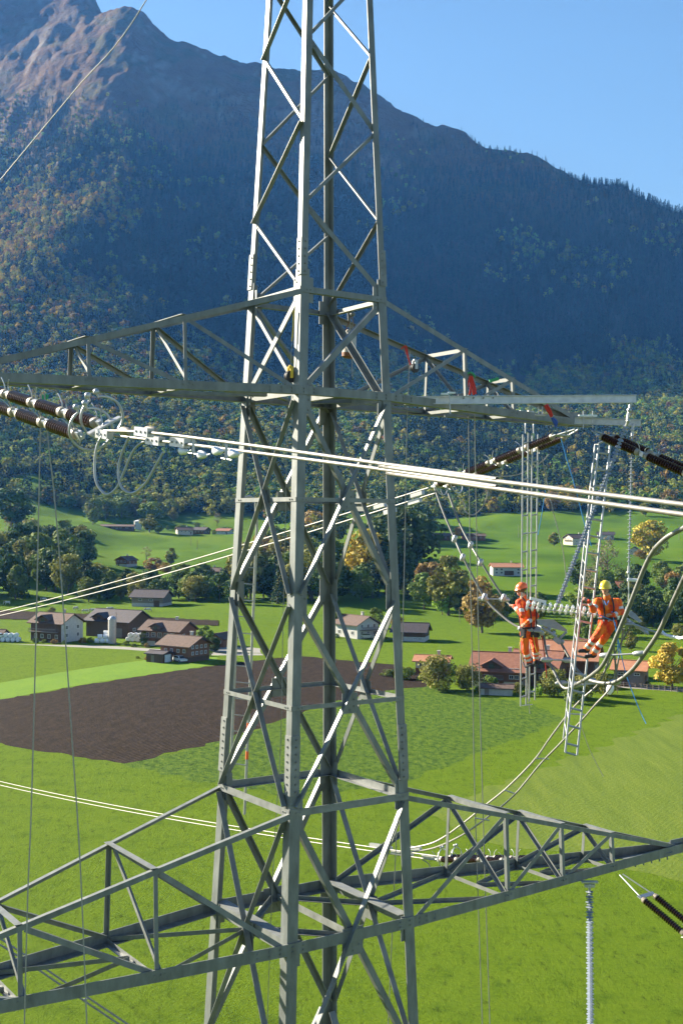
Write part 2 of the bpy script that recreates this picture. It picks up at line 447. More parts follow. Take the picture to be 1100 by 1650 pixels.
    b2 = N.new('ShaderNodeBump'); b2.inputs['Distance'].default_value = 22.; L.new(s2.outputs[1], b2.inputs['Strength']); L.new(noise(.028, 10, r=.66), b2.inputs['Height']); L.new(bp.outputs[0], b2.inputs['Normal']); L.new(b2.outputs[0], b.inputs['Normal'])
    return m
GMAT = ground_material()

def px_of(X, Y, Z):
    """picture position (1100x1650) of world points"""
    P = np.stack([X, Y, Z - CAMZ]); q = RM @ P
    return 550 + F_PX * q[0] / q[2], 825 + F_PX * q[1] / q[2]

XX = TA[None, :] * (TY[:, None] + 420); YG = np.repeat(TY[:, None], NA, 1)
V = np.stack([XX, YG, HG], -1).reshape(-1, 3)
gx = np.gradient(HG, axis=1) / np.maximum(np.gradient(XX, axis=1), 1e-3); gy = np.gradient(HG, axis=0) / np.gradient(YG, axis=0)
slope = np.hypot(gx, gy)
def forest_mask(X, Y, Z):
    """1 where the wood stands"""
    edge = 948 + 120 * (fbm(X / 160, Y / 200, 3, 51) - .5)
    f = np.clip((Y - edge) / 30, 0, 1)
    # meadow tongues on the lower slope
    cl = fbm(X / 140 + 3, Y / 170, 3, 57)
    low = np.clip((1250 - Y) / 150, 0, .8) * (X > -150)
    f = f * (1 - low * np.clip((cl - .60) / .05, 0, 1))
    # clearing left
    f = f * (1 - np.exp(-(((X + 275) / 24) ** 2 + ((Y - 1040) / 34) ** 2)) * 1.6).clip(0, 1)
    top = 930 + 260 * (fbm(X / 260, Y / 260, 4, 61) - .5) - np.clip((X + 500) / 4, -60, 260) * .3
    f = f * (1 - np.clip((Z - top) / 120, 0, 1))
    return f
FM = forest_mask(XX, YG, HG)
alp = np.clip((YG - 1500) / 200, 0, 1) * np.clip((HG - 640 - 300 * (fbm(XX / 200, YG / 200, 4, 71) - .5)) / 260, 0, 1)
rk = .8 * np.clip((slope - .95) / .3, 0, 1) * np.clip((HG - 560) / 400, 0, 1) * np.clip((fbm(XX / 90, YG / 90, 4, 81) - .47) / .1, 0, 1)
C4 = np.ones((len(V), 4), np.float32)
C4[:, 0] = np.clip(FM, 0, 1).ravel(); C4[:, 1] = alp.ravel(); C4[:, 2] = rk.ravel()
ny, nx = HG.shape
I = (np.arange(ny - 1)[:, None] * nx + np.arange(nx - 1)[None, :]).ravel()
F = np.stack([I, I + 1, I + 1 + nx, I + nx], 1)
me = mesh_np('ground', V, F, GMAT, {'cover': ('FLOAT_COLOR', 'POINT', C4)})
g = bpy.data.objects.new('ground', me); COL.objects.link(g); g['kind'] = 'structure'

# ------------------------------------------------------------ fields, road
def gxy(px, py):
    d = ray(px, py); k = -CAMZ / d[2]; return (d[0] * k, d[1] * k)
def sheet(name, pts, z, m, jit=.5, step=4., dens=None):
    """a flat field sheet with slightly ragged edges"""
    P = [Vector((*gxy(*p), z)) for p in pts]; out = []
    for i, p in enumerate(P):
        q = P[(i + 1) % len(P)]; n = max(1, int((q - p).length / step))
        nn = Vector((-(q - p).y, (q - p).x, 0)).normalized()
        for k in range(n):
            r = p.lerp(q, k / n); out.append(r + nn * (rng.random() - .5) * 2 * jit)
    mb = MB(); mb.add(out, [tuple(range(len(out)))])
    return struct(mb, name, m)
def field_mat(name, stops, scale, stretch, rot, bump, bscale, fine=3., wave=0., wrot=0., wcol=.5):
    m = bpy.data.materials.new(name); m.use_nodes = True
    t = m.node_tree; N = t.nodes; L = t.links; b = N['Principled BSDF']; b.inputs['Roughness'].default_value = .95; b.inputs['Specular IOR Level'].default_value = .1
    tc = N.new('ShaderNodeTexCoord'); mp = N.new('ShaderNodeMapping'); mp.inputs['Rotation'].default_value = (0, 0, rot); mp.inputs['Scale'].default_value = stretch
    L.new(tc.outputs['Object'], mp.inputs[0])
    n = N.new('ShaderNodeTexNoise'); n.inputs['Scale'].default_value = scale; n.inputs['Detail'].default_value = 8; n.inputs['Roughness'].default_value = .7; L.new(mp.outputs[0], n.inputs['Vector'])
    n2 = N.new('ShaderNodeTexNoise'); n2.inputs['Scale'].default_value = fine; n2.inputs['Detail'].default_value = 6; n2.inputs['Roughness'].default_value = .75; L.new(tc.outputs['Object'], n2.inputs['Vector'])
    a = N.new('ShaderNodeMix'); a.data_type = 'FLOAT'; a.inputs[0].default_value = .45; L.new(n.outputs['Fac'], a.inputs[2]); L.new(n2.outputs['Fac'], a.inputs[3])
    fac = a.outputs[0]; hsrc = n2.outputs['Fac']
    if wave:
        w = N.new('ShaderNodeTexWave'); w.inputs['Scale'].default_value = wave; w.inputs['Distortion'].default_value = 1.2; w.inputs['Detail'].default_value = 3; w.inputs['Detail Scale'].default_value = 2.
        mw = N.new('ShaderNodeMapping'); mw.inputs['Rotation'].default_value = (0, 0, wrot); L.new(tc.outputs['Object'], mw.inputs[0]); L.new(mw.outputs[0], w.inputs['Vector'])
        a2 = N.new('ShaderNodeMix'); a2.data_type = 'FLOAT'; a2.inputs[0].default_value = wcol; L.new(fac, a2.inputs[2]); L.new(w.outputs['Fac'], a2.inputs[3]); fac = a2.outputs[0]
        a3 = N.new('ShaderNodeMath'); a3.operation = 'ADD'; mws = N.new('ShaderNodeMath'); mws.operation = 'MULTIPLY'; mws.inputs[1].default_value = {'ploughed_soil': .45}.get(name, .05); L.new(w.outputs['Fac'], mws.inputs[0]); L.new(mws.outputs[0], a3.inputs[0]); L.new(n2.outputs['Fac'], a3.inputs[1]); hsrc = a3.outputs[0]
    r = N.new('ShaderNodeValToRGB'); e = r.color_ramp.elements
    e[0].position, e[0].color = stops[0][0], (*stops[0][1], 1); e[1].position, e[1].color = stops[-1][0], (*stops[-1][1], 1)
    for p, c in stops[1:-1]: k = e.new(p); k.color = (*c, 1)
    L.new(fac, r.inputs[0]); L.new(r.outputs[0], b.inputs['Base Color'])
    bp = N.new('ShaderNodeBump'); bp.inputs['Strength'].default_value = 1; bp.inputs['Distance'].default_value = bump; L.new(hsrc, bp.inputs['Height']); L.new(bp.outputs[0], b.inputs['Normal'])
    return m
FROT = math.atan2(gxy(360, 1072)[1] - gxy(0, 1128)[1], gxy(360, 1072)[0] - gxy(0, 1128)[0])
MROT = math.atan2(gxy(1100, 1165)[1] - gxy(750, 1335)[1], gxy(1100, 1165)[0] - gxy(750, 1335)[0])
m_soil = field_mat('ploughed_soil', [(.36, (0.0065, 0.0040, 0.0025)), (.47, (0.0205, 0.0128, 0.0078)), (.56, (0.0324, 0.0204, 0.0129)), (.68, (0.0670, 0.0437, 0.0273))], .8, (1, .35, 1), -FROT, .4, 3, 2.6, wave=.42, wrot=-FROT + PI / 2, wcol=.09)
m_clod = field_mat('rough_clover', [(.40, (0.0178, 0.0497, 0.0038)), (.47, (0.0536, 0.1104, 0.0067)), (.55, (0.0955, 0.1601, 0.0096)), (.64, (0.1465, 0.1877, 0.0134))], 1.1, (1, .45, 1), .5, .7, 2, 1.6)
m_mown = field_mat('mown_grass', [(.3, (0.0550, 0.0883, 0.0096)), (.48, (0.0970, 0.1421, 0.0154)), (.6, (0.1294, 0.1690, 0.0216)), (.75, (0.1682, 0.1997, 0.0360))], .5, (1, .12, 1), -MROT + PI / 2, .12, 2, 2.4, wave=.55, wrot=-MROT + PI / 2, wcol=.04)
m_strip = field_mat('pale_meadow', [(.3, (0.0711, 0.1459, 0.0096)), (.5, (0.1100, 0.1997, 0.0134)), (.7, (0.1423, 0.2304, 0.0168))], .2, (1, .4, 1), .4, .1, 2, 1.5)
m_gravel = field_mat('gravel', [(.3, (.20, .19, .17)), (.6, (.30, .29, .26)), (.8, (.38, .36, .33))], .8, (1, 1, 1), 0, .04, 2, 3)
sheet('ploughed_field', [(-260, 1152), (0, 1128), (150, 1101), (340, 1073), (480, 1057), (560, 1064), (640, 1071), (692, 1092), (688, 1106), (640, 1110), (540, 1131), (350, 1196), (198, 1231), (0, 1198), (-260, 1170)], .012, m_soil, .7, 1.6)
sheet('rough_grass_field', [(198, 1231.5), (350, 1196.5), (540, 1131.5), (640, 1110.5), (690, 1106.5), (740, 1112), (860, 1135), (905, 1158), (880, 1172), (760, 1216), (640, 1262), (500, 1287), (345, 1263)], .008, m_clod, 1.0, 2.)
sheet('mown_field', [(683, 1309), (800, 1262), (907, 1228), (1100, 1150), (1500, 1020), (1500, 1560), (1200, 1450), (1040, 1412), (900, 1375), (760, 1350)], .010, m_mown, 1.3, 2.)
def draped(name, top, bot, m, off=.15, n=90):
    """a strip lying on rising ground between two picture-derived edge lines"""
    tx = [p[0] for p in top]; ty = [p[1] for p in top]; bx = [p[0] for p in bot]; by = [p[1] for p in bot]; mb = MB(); vs = []; k = 5
    for i in range(n + 1):
        t = i / n; a = ground_at(np.interp(t, [0, 1], [tx[0], tx[-1]]), np.interp(np.interp(t, [0, 1], [tx[0], tx[-1]]), tx, ty)); b = ground_at(np.interp(t, [0, 1], [bx[0], bx[-1]]), np.interp(np.interp(t, [0, 1], [bx[0], bx[-1]]), bx, by))
        for j in range(k + 1):
            q = a.lerp(b, j / k); vs.append(Vector((q.x, q.y, float(height(q.x, q.y)) + off)))
    mb.add(vs, [(i * (k + 1) + j, (i + 1) * (k + 1) + j, (i + 1) * (k + 1) + j + 1, i * (k + 1) + j + 1) for i in range(n) for j in range(k)])
    return struct(mb, name, m)
draped('ploughed_strip', [(-150, 981), (0, 984), (180, 992), (352, 1001)], [(-150, 996), (0, 998), (180, 1005), (352, 1009)], m_soil)
sheet('meadow_strip', [(-300, 1127), (0, 1100), (170, 1072), (330, 1052), (352, 1056), (340, 1072), (150, 1100), (0, 1127), (-300, 1156)], .008, m_strip, .3)
sheet('road', [(-300, 1024), (0, 1033), (200, 1042), (330, 1051), (420, 1053), (425, 1056), (330, 1056), (200, 1046.5), (0, 1037), (-300, 1028)], .016, m_gravel, .12)
sheet('farm_yard', [(335, 1047), (375, 1040), (420, 1045), (420, 1052.5), (345, 1050.5)], .020, m_gravel, .2)
sheet('farm_road', [(760, 1098), (900, 1096), (1000, 1103), (1100, 1110), (1400, 1130), (1400, 1136), (1100, 1115), (1000, 1108), (900, 1101), (760, 1103)], .016, m_gravel, .12)
# ============================================================ trees
mat('bark', (.09, .065, .045), .95, col2=(.14, .11, .085), nscale=6)
LEAF = {
 'green':  ((.050, .085, .014), (.095, .125, .022)),
 'dark':   ((.020, .042, .012), (.038, .066, .016)),
 'olive':  ((.085, .095, .020), (.14, .135, .03)),
 'yellow': ((.20, .16, .022), (.29, .22, .035)),
 'rust':   ((.13, .085, .026), (.175, .115, .034)),
 'bright': ((.11, .19, .02), (.17, .26, .03)),
 'bare':   ((.11, .095, .055), (.15, .13, .075)),
 'conifer': ((.012, .030, .012), (.026, .048, .016)),
}
for k, (a, b) in LEAF.items():
    mat('leaf_' + k, tuple(x * 1.75 for x in a), .75, col2=tuple(x * 1.75 for x in b), nscale=.35, trans=.18, objvar=.16, tone=.45, spec=.25)
for k, (a, b) in LEAF.items():
    mat('far_' + k, tuple(x * {'conifer': .85, 'yellow': 1.35, 'rust': 1.7}.get(k, 2.3) for x in a), .85, col2=tuple(x * {'conifer': .85, 'yellow': 1.35, 'rust': 1.7}.get(k, 2.3) for x in b), nscale=.15, trans=.22, objvar=.30, tone=.45, spec=.1)

def quads(cs, nrm, size, R):
    """leaf-sized quads at points cs facing roughly nrm"""
    n = len(cs)
    a = R.normal(size=(n, 3)); d = nrm + .7 * a; d /= np.linalg.norm(d, axis=1)[:, None]
    t = np.cross(d, R.normal(size=(n, 3))); t /= np.linalg.norm(t, axis=1)[:, None]; b = np.cross(d, t)
    s = size * R.uniform(.6, 1.25, (n, 1))
    V = np.stack([cs - t * s, cs - b * s * .8, cs + t * s, cs + b * s * .8], 1).reshape(-1, 3)
    return V, np.arange(4 * n).reshape(-1, 4)
def crown_mesh(kind, R, h=10., w=8., base=.18, lumps=26, per=70, leaf=.42, m=None, density=1.):
    """crown of leaf clumps; h total tree height"""
    cs, ns, tn = [], [], []
    zc = h * (1 + base) / 2; rz = h * (1 - base) / 2
    for i in range(lumps):
        th = R.uniform(0, 2 * PI); u = R.uniform(-.95, 1.)
        rr = math.sqrt(max(0, 1 - (abs(u)) ** 2.2)) * R.uniform(.45, .92)
        wl = w / 2 * (1.0 if u < .2 else 1.0)
        c = np.array([rr * cos(th) * wl, rr * sin(th) * wl, zc + u * rz * .86])
        rad = R.uniform(.15, .27) * w * (1 - .25 * abs(u))
        p = R.normal(size=(per, 3)); p /= np.linalg.norm(p, axis=1)[:, None]
        k = R.uniform(.55, 1.05, (per, 1)) ** .6
        q = c + p * k * rad * np.array([1, 1, .78])
        cs.append(q); ns.append(p + np.array([0, 0, .35])); tn.append(np.full(per, R.uniform(0, 1)) * .7 + R.uniform(0, .3, per))
    cs = np.concatenate(cs); ns = np.concatenate(ns); tn = np.concatenate(tn)
    V, F = quads(cs, ns, leaf, R)
    return mesh_np('crown', V, F, m, {'tone': ('FLOAT', 'POINT', np.repeat(tn, 4))}, False)
def conifer_mesh(R, h=14., w=5., tiers=13, per=34, leaf=.5, m=None):
    cs, ns, tn = [], [], []
    for i in range(tiers):
        t = i / (tiers - 1); z = h * (.10 + .88 * t); r = w / 2 * (1 - t) ** .85 + .12
        k = max(6, int(per * (1 - t * .75)))
        th = R.uniform(0, 2 * PI, k); rad = r * R.uniform(.35, 1.08, k)
        dz = -rad * .28 + R.normal(size=k) * .18
        cs.append(np.stack([rad * np.cos(th), rad * np.sin(th), z + dz], 1))
        ns.append(np.stack([np.cos(th) * .5, np.sin(th) * .5, np.full(k, .8)], 1)); tn.append(R.uniform(0, 1, k))
    V, F = quads(np.concatenate(cs), np.concatenate(ns), leaf, R)
    return mesh_np('crown', V, F, m, {'tone': ('FLOAT', 'POINT', np.repeat(np.concatenate(tn), 4))}, False)
def trunk_mb(R, h, w, base, con=False):
    mb = MB(); r = h * .022
    mb.tube([(0, 0, -.6), (0, 0, h * .1), (R.uniform(-.2, .2), R.uniform(-.2, .2), h * .45), (0, 0, h * (.92 if con else .8))], [r * 1.5, r, r * .7, r * .12], 7)
    if not con:
        for i in range(7):
            th = R.uniform(0, 2 * PI); z0 = h * R.uniform(base * .8, .55); L = w * R.uniform(.28, .42)
            mb.tube([(0, 0, z0), (cos(th) * L * .5, sin(th) * L * .5, z0 + L * .45), (cos(th) * L, sin(th) * L, z0 + L * 1.0)], [r * .5, r * .3, r * .08], 5)
    return mb
TREE = {}
def proto(kind, i):
    if (kind, i) in TREE: return TREE[(kind, i)]
    R = np.random.default_rng(sum(map(ord, kind)) * 13 + i)
    if kind == 'conifer':
        cm = conifer_mesh(R, 10, 3.6, 15, 60, .30, M('leaf_conifer')); tb = trunk_mb(R, 10, 3, .1, True)
    elif kind == 'bare':
        cm = crown_mesh(kind, R, 10, 5.4, .18, 26, 26, .17, M('leaf_bare')); tb = trunk_mb(R, 10, 5.4, .2)
    elif kind == 'bush':
        cm = crown_mesh(kind, R, 10, 13., .0, 22, 80, .50, M('leaf_green')); tb = trunk_mb(R, 6, 8, .1)
    elif kind == 'rustbush':
        cm = crown_mesh(kind, R, 10, 13., .0, 22, 80, .50, M('leaf_rust')); tb = trunk_mb(R, 6, 8, .1)
    elif kind == 'oldtree':
        cm = crown_mesh(kind, R, 10, 12., .1, 34, 90, .36, M('leaf_olive')); tb = trunk_mb(R, 8, 10, .15)
    else:
        cm = crown_mesh(kind, R, 10, R.uniform(6.6, 8.4), .12, 32, 84, .34, M('leaf_' + kind)); tb = trunk_mb(R, 10, 7, .2)
    tb_me = None
    TREE[(kind, i)] = (cm, tb); return TREE[(kind, i)]
_trunk_me = {}
def tree(kind, loc, h, label, group=None, wide=1., name=None, cat='tree'):
    i = rng.randrange(4)
    cm, tb = proto(kind, i)
    nm = name or {'conifer': 'spruce_tree', 'bush': 'bush', 'rustbush': 'bush'}.get(kind, 'broadleaf_tree')
    s = h / 10
    o = thing(nm, label, cat, loc, rng.random() * 6.28, group, world=False)
    o.scale = (s * wide, s * wide, s)
    c = bpy.data.objects.new('crown', cm); COL.objects.link(c); c.parent = o
    if (kind, i) not in _trunk_me:
        t = tb.build('trunk', M('bark'), o, Vector((0, 0, 0))); _trunk_me[(kind, i)] = t.data
    else:
        t = bpy.data.objects.new('trunk', _trunk_me[(kind, i)]); COL.objects.link(t); t.parent = o
    return o
def tree_px(kind, px, py, hp, label, group=None, wide=1., cat='tree', name=None, ymin=60):
    g_ = ground_at(px, py, ymin); return tree(kind, g_ - Vector((0, 0, .2)), hp * g_.y / F_PX, label, group, wide, name, cat)

KW = {'green': 'green', 'dark': 'dark green', 'olive': 'olive green', 'yellow': 'golden yellow', 'rust': 'rust brown', 'bright': 'bright green', 'bare': 'thin bare', 'conifer': 'dark conifer', 'bush': 'green', 'rustbush': 'reddish', 'oldtree': 'grey green spreading'}
# --- single, tellable trees: kind, px, base row, height px, wide, label
for k, px, py, hp, wd, lab in [
 ('yellow', 590, 958, 104, .9, 'tall golden yellow tree seen between the pylon legs'),
 ('dark', 648, 948, 128, 1.1, 'tallest dark tree just right of the golden yellow tree'),
 ('dark', 622, 958, 96, 1., 'dark tree filling the gap behind the golden yellow tree'),
 ('olive', 722, 992, 98, 1., 'large olive brown tree at the foot of the bank right of the pylon'),
 ('rust', 776, 1020, 92, .95, 'round brown tree standing before the left lineman\'s ladder'),
 ('rust', 694, 972, 66, 1., 'russet tree at the left end of the bank wood'),
 ('green', 683, 982, 60, 1.1, 'green tree under the russet tree at the bank wood'),
 ('bright', 712, 992, 42, .9, 'small bright green tree at the foot of the olive tree'),
 ('dark', 742, 990, 52, 1., 'low dark tree between the olive tree and the round brown tree'),
 ('bare', 978, 946, 84, .85, 'tall half bare tree behind the yellow helmet worker'),
 ('bare', 962, 944, 70, .8, 'slimmer half bare tree left of the tall half bare tree'),
 ('yellow', 1046, 905, 66, 1.1, 'pale yellow tree on the meadow above the small white shed'),
 ('yellow', 1082, 1112, 76, 1.15, 'bright yellow green tree beside the orange roofed barn'),
 ('oldtree', 706, 1114, 54, 1., 'grey green orchard tree in front of the small red roofed house'),
 ('oldtree', 752, 1112, 40, .9, 'smaller grey green orchard tree right of the first orchard tree'),
 ('dark', 766, 1106, 38, .8, 'dark orchard tree touching the left wing of the farmhouse'),
 ('bush', 790, 1116, 28, .9, 'low bush at the corner of the farmhouse'),
 ('oldtree', 893, 1122, 44, .9, 'olive tree in front of the long farmhouse roof'),
 ('oldtree', 940, 1128, 40, 1.0, 'orchard tree beside the hanging ladder foot'),
 ('oldtree', 972, 1122, 36, .9, 'orchard tree left of the orange roofed barn'),
 ('bush', 925, 1134, 30, .9, 'low orchard bush behind the ladder foot'),
 ('bare', 994, 1120, 30, .8, 'little sapling by the farm lane'),
 ('green', 232, 1022 + 18, 24, .8, 'small garden tree between the barn and the balcony house'),
 ('green', 330, 1048, 40, .9, 'round garden tree behind the log chalet'),
 ('dark', 345, 1052, 26, 1., 'dark bush beside the log chalet'),
 ('olive', 84, 992, 14, 1.2, 'little tree behind the white walled house'),
 ('dark', 18, 850, 64, 1.3, 'big dark tree on the left hilltop meadow'),
 ('rust', 20, 850, 34, 1., 'russet tree under the big hilltop tree'),
 ('bare', 14, 870, 30, .8, 'grey half bare tree below the russet hilltop tree'),
 ('bush', 106, 852, 15, 1.2, 'lone dark bush on the hill meadow'),
 ('olive', 241, 858, 30, 1.5, 'olive tree right of the white silo tower'),
 ('green', 256, 860, 16, 1.4, 'low green bush between the silo tower and the hamlet'),
 ('bare', 350, 848, 22, 1.2, 'round bare tree over the hamlet roofs'),
 ('bare', 236, 902, 22, 1.6, 'round bare tree beside the hillside chalet'),
 ('rustbush', 250, 918, 20, 1.3, 'reddish bush on the slope below the hillside chalet'),
 ('olive', 276, 912, 30, .9, 'tall olive tree on the slope below the hillside chalet'),
 ('rustbush', 265, 922, 16, 1.3, 'reddish bush between the slope trees'),
 ('green', 604, 1012, 32, 1., 'grey green tree above the white farmhouse'),
 ('rust', 640, 1012, 20, 1.4, 'russet bush above the dark roofed barn'),
 ('bush', 540, 1022, 40, .5, 'slim tree at the left end of the white farmhouse'),
 ('bush', 626, 1092, 14, 1.4, 'bush at the ploughed field corner'),
 ('bush', 650, 1096, 20, 1.2, 'bush left of the small red roofed house'),
 ('olive', 892, 880, 22, 1.1, 'olive tree left of the meadow chalet'),
 ('rustbush', 1032, 900, 14, 1.3, 'reddish bush on the meadow below the pale yellow tree'),
 ('rust', 738, 868, 18, 1.2, 'russet tree between the distant farms'),
 ('green', 765, 1000, 20, .9, 'little tree by the utility pole'),
]:
    cat = 'bush' if 'bush' in k else 'tree'
    tree_px(k, px, py, hp, lab, None, wd, cat)
_u = ['first', 'second', 'third', 'fourth', 'fifth', 'sixth', 'seventh', 'eighth', 'ninth', 'tenth', 'eleventh', 'twelfth', 'thirteenth', 'fourteenth', 'fifteenth', 'sixteenth', 'seventeenth', 'eighteenth', 'nineteenth', 'twentieth']
ORD = _u + ['twenty-' + w for w in _u[:9]] + ['thirtieth'] + ['thirty-' + w for w in _u[:9]]
# --- woods of countable trees: (px0, py0)-(px1, py1) band of base points
def wood(n, x0, x1, y0, y1, h0, h1, kinds, where, group, skip=(), ymin=60, lab=None):
    pts = []; made = []
    tries = 0
    while len(pts) < n and tries < n * 40:
        tries += 1
        t = rng.random(); px = x0 + (x1 - x0) * t; py = y0(t) + (y1(t) - y0(t)) * rng.random() if callable(y0) else y0 + (y1 - y0) * rng.random()
        gp = ground_at(px, py, ymin)
        if any((gp - q).length < 5.5 for q in pts): continue
        pts.append(gp)
        k = kinds[int(rng.random() * len(kinds))]
        h = (h0 + (h1 - h0) * rng.random()) * gp.y / F_PX
        made.append((px, k, tree(k, gp - Vector((0, 0, .3)), h, 'x', group, .85 + .3 * rng.random(), None, 'bush' if 'bush' in k else 'tree')))
    made.sort(key=lambda q: q[0])
    hs = sorted(q[2].scale.z for q in made)
    for i, (px, k, o) in enumerate(made):
        z = o.scale.z; sz = 'tall ' if z > hs[int(len(hs) * .7)] else ('low ' if z < hs[int(len(hs) * .3)] else '')
        if len((sz + KW[k] + ' tree ' + ORD[i].replace('-', ' ') + ' from the left ' + where).split()) > 14: sz = ''
        o['label'] = sz + KW[k] + (' bush' if 'bush' in k else ' tree') + ', ' + ORD[i] + ' from the left ' + where
D = ['dark', 'dark', 'green', 'green', 'olive']
wood(34, -60, 150, 905, 975, 54, 74, D + ['conifer', 'dark'], 'in the wood at the left edge', 'trees of the wood at the left edge')
wood(8, -20, 110, 880, 900, 34, 46, ['olive', 'olive', 'bare', 'green'], 'on the upper rim of the left wood', 'rim trees of the left wood')
wood(32, 140, 392, 948, 974, 34, 50, D + ['dark', 'dark', 'olive'], 'in the shady belt behind the dark barn', 'trees of the shady belt')
wood(26, 396, 560, 940, 975, 52, 88, D + ['conifer', 'dark', 'olive'], 'behind the left half of the pylon', 'trees behind the pylon')
wood(12, 560, 668, 940, 974, 44, 66, ['dark', 'conifer', 'green', 'olive'], 'in the belt right of the golden yellow tree', 'belt trees by the golden yellow tree')
wood(10, 480, 640, 880, 930, 46, 76, ['rust', 'olive', 'olive', 'green', 'dark'], 'on the slope above the belt behind the pylon', 'slope trees behind the pylon')
wood(7, 612, 690, 835, 880, 50, 70, ['dark', 'dark', 'olive'], 'in the dark clump above the bank', 'dark clump trees')
wood(26, 905, 1110, 975, 1018, 40, 62, D + ['dark'], 'in the thicket behind the two linemen', 'thicket trees behind the linemen')
wood(10, 930, 1110, 945, 965, 36, 54, ['dark', 'green', 'bare', 'rust'], 'along the top of the right thicket', 'top trees of the right thicket')
wood(12, 880, 1105, 1015, 1050, 22, 34, ['green', 'olive', 'bush'], 'along the low hedge of the right thicket', 'hedge of the right thicket')
wood(8, 800, 880, 985, 1003, 24, 36, ['dark', 'green', 'olive'], 'on the bank below the red roofed farm', 'bank trees')
wood(16, 420, 700, 815, 850, 20, 34, ['olive', 'green', 'dark', 'bush', 'rust'], 'on the far meadow rim behind the pylon', 'far rim trees')
wood(22, 700, 1110, 800, 836, 18, 36, ['olive', 'green', 'bush', 'rust', 'yellow', 'dark'], 'along the far meadow rim on the right', 'far rim trees on the right')
wood(12, 140, 300, 830, 846, 16, 34, ['olive', 'green', 'bush', 'bare'], 'by the far left meadow rim', 'far rim trees on the left')
wood(8, 395, 545, 868, 915, 34, 52, ['olive', 'dark', 'rust', 'green'], 'on the meadow slope left of the pylon centre', 'meadow slope trees')
wood(6, 270, 372, 852, 862, 8, 13, ['bush', 'green'], 'in the hamlet gardens', 'hamlet shrubs')
wood(7, 640, 690, 1082, 1100, 9, 15, ['bush', 'olive'], 'by the ploughed field corner', 'field corner bushes')

# ------------------------------------------------------------ the wooded mountain: a mass nobody could count
SRC = bpy.data.collections.new('forest_kinds')
kinds = []
def far_tree(nm, me):
    o = bpy.data.objects.new(nm, me); SRC.objects.link(o); kinds.append(o)
for i in range(3):
    R = np.random.default_rng(100 + i)
    far_tree('a%d_conifer' % i, conifer_mesh(R, 10, 3.6 + .4 * i, 10, 13, .62, M('far_conifer')))
for j, k in enumerate(['dark', 'green', 'olive', 'yellow', 'rust']):
    for i in range(2):
        R = np.random.default_rng(200 + j * 7 + i)
        far_tree('b%d%d_%s' % (j, i, k), crown_mesh(k, R, 10, 8.6, .02, 16, 14, .85, M('far_' + k)))
def scatter():
    P = []; S = []; K = []
    Y = 880.
    R = np.random.default_rng(5)
    rows = []
    while Y < 3900:
        sp = 7.2 + (Y - 880) / 1000 * 1.5
        half = .37 * Y + 90
        n = int(2 * half / sp)
        X = -half + (np.arange(n) + R.uniform(-.45, .45, n)) * sp; YY_ = Y + R.uniform(-.45, .45, n) * sp
        rows.append(np.stack([X, YY_], 1)); Y += sp
    A = np.concatenate(rows); X, Yv = A[:, 0], A[:, 1]
    Z = height(X, Yv); f = forest_mask(X, Yv, Z)
    keep = R.uniform(0, 1, len(X)) < np.clip(f, 0, 1) * np.where(Z > 700, .9, 1.)
    # thin out in gullies / rock
    keep &= ~((fbm(X / 70, Yv / 110, 3, 91) > .72) & (Z > 180) & (Z < 420))
    # what the mountain's own skyline hides is left out
    X, Yv, Z = X[keep], Yv[keep], Z[keep]
    px, py = px_of(X, Yv, Z + 10)
    back = np.zeros(len(X), bool)
    for fr in (.3, .45, .6, .72, .82, .9, .95):
        xx = X * fr; yy = Yv * fr; zz = CAMZ + (Z + 14 - CAMZ) * fr
        back |= (height(xx, yy) > zz + 25) & (yy > 900)
    X, Yv, Z = X[~back], Yv[~back], Z[~back]
    n = len(X)
    con = np.clip(.25 + (Z - 150) / 420, .25, .93) + (fbm(X / 130, Yv / 130, 3, 95) - .5) * 1.9
    con = np.where(Z > 300, con + .3 * (1 - np.clip((-X / Yv - .1) / .1, 0, 1)), con)
    isc = R.uniform(0, 1, n) < con
    aut = fbm(X / 150, Yv / 190, 3, 97)
    left = np.clip((-X / Yv - .10) / .12, 0, 1) * np.clip((Z - 120) / 200, 0, 1) * np.clip((800 - Z) / 200, 0, 1)
    r = R.uniform(0, 1, n)
    isc &= ~((R.uniform(0, 1, n) < left * .6 * (aut > .46)))
    k = np.where(isc, R.integers(0, 3, n), 0)
    pa = np.clip((aut - .48) * 1.2, 0, .25) + left * .55
    dec = np.where(r < .30, 0, np.where(r < .58, 1, 2))
    dec = np.where(R.uniform(0, 1, n) < pa, np.where(R.uniform(0, 1, n) < .72, 3, 4), dec)
    dec = np.where((dec == 3) & (R.uniform(0, 1, n) < .4), 2, dec)
    k = np.where(isc, k, 3 + dec * 2 + R.integers(0, 2, n))
    h = np.where(isc, R.uniform(11, 21, n), R.uniform(9, 15, n)) / 10 * (.85 + .3 * vnoise(X / 30, Yv / 30, 99)) * np.where(Z > 850, .65, 1)
    return np.stack([X, Yv, Z - .4], 1), h, k
P, S_, K_ = scatter()
print('forest trees', len(P))
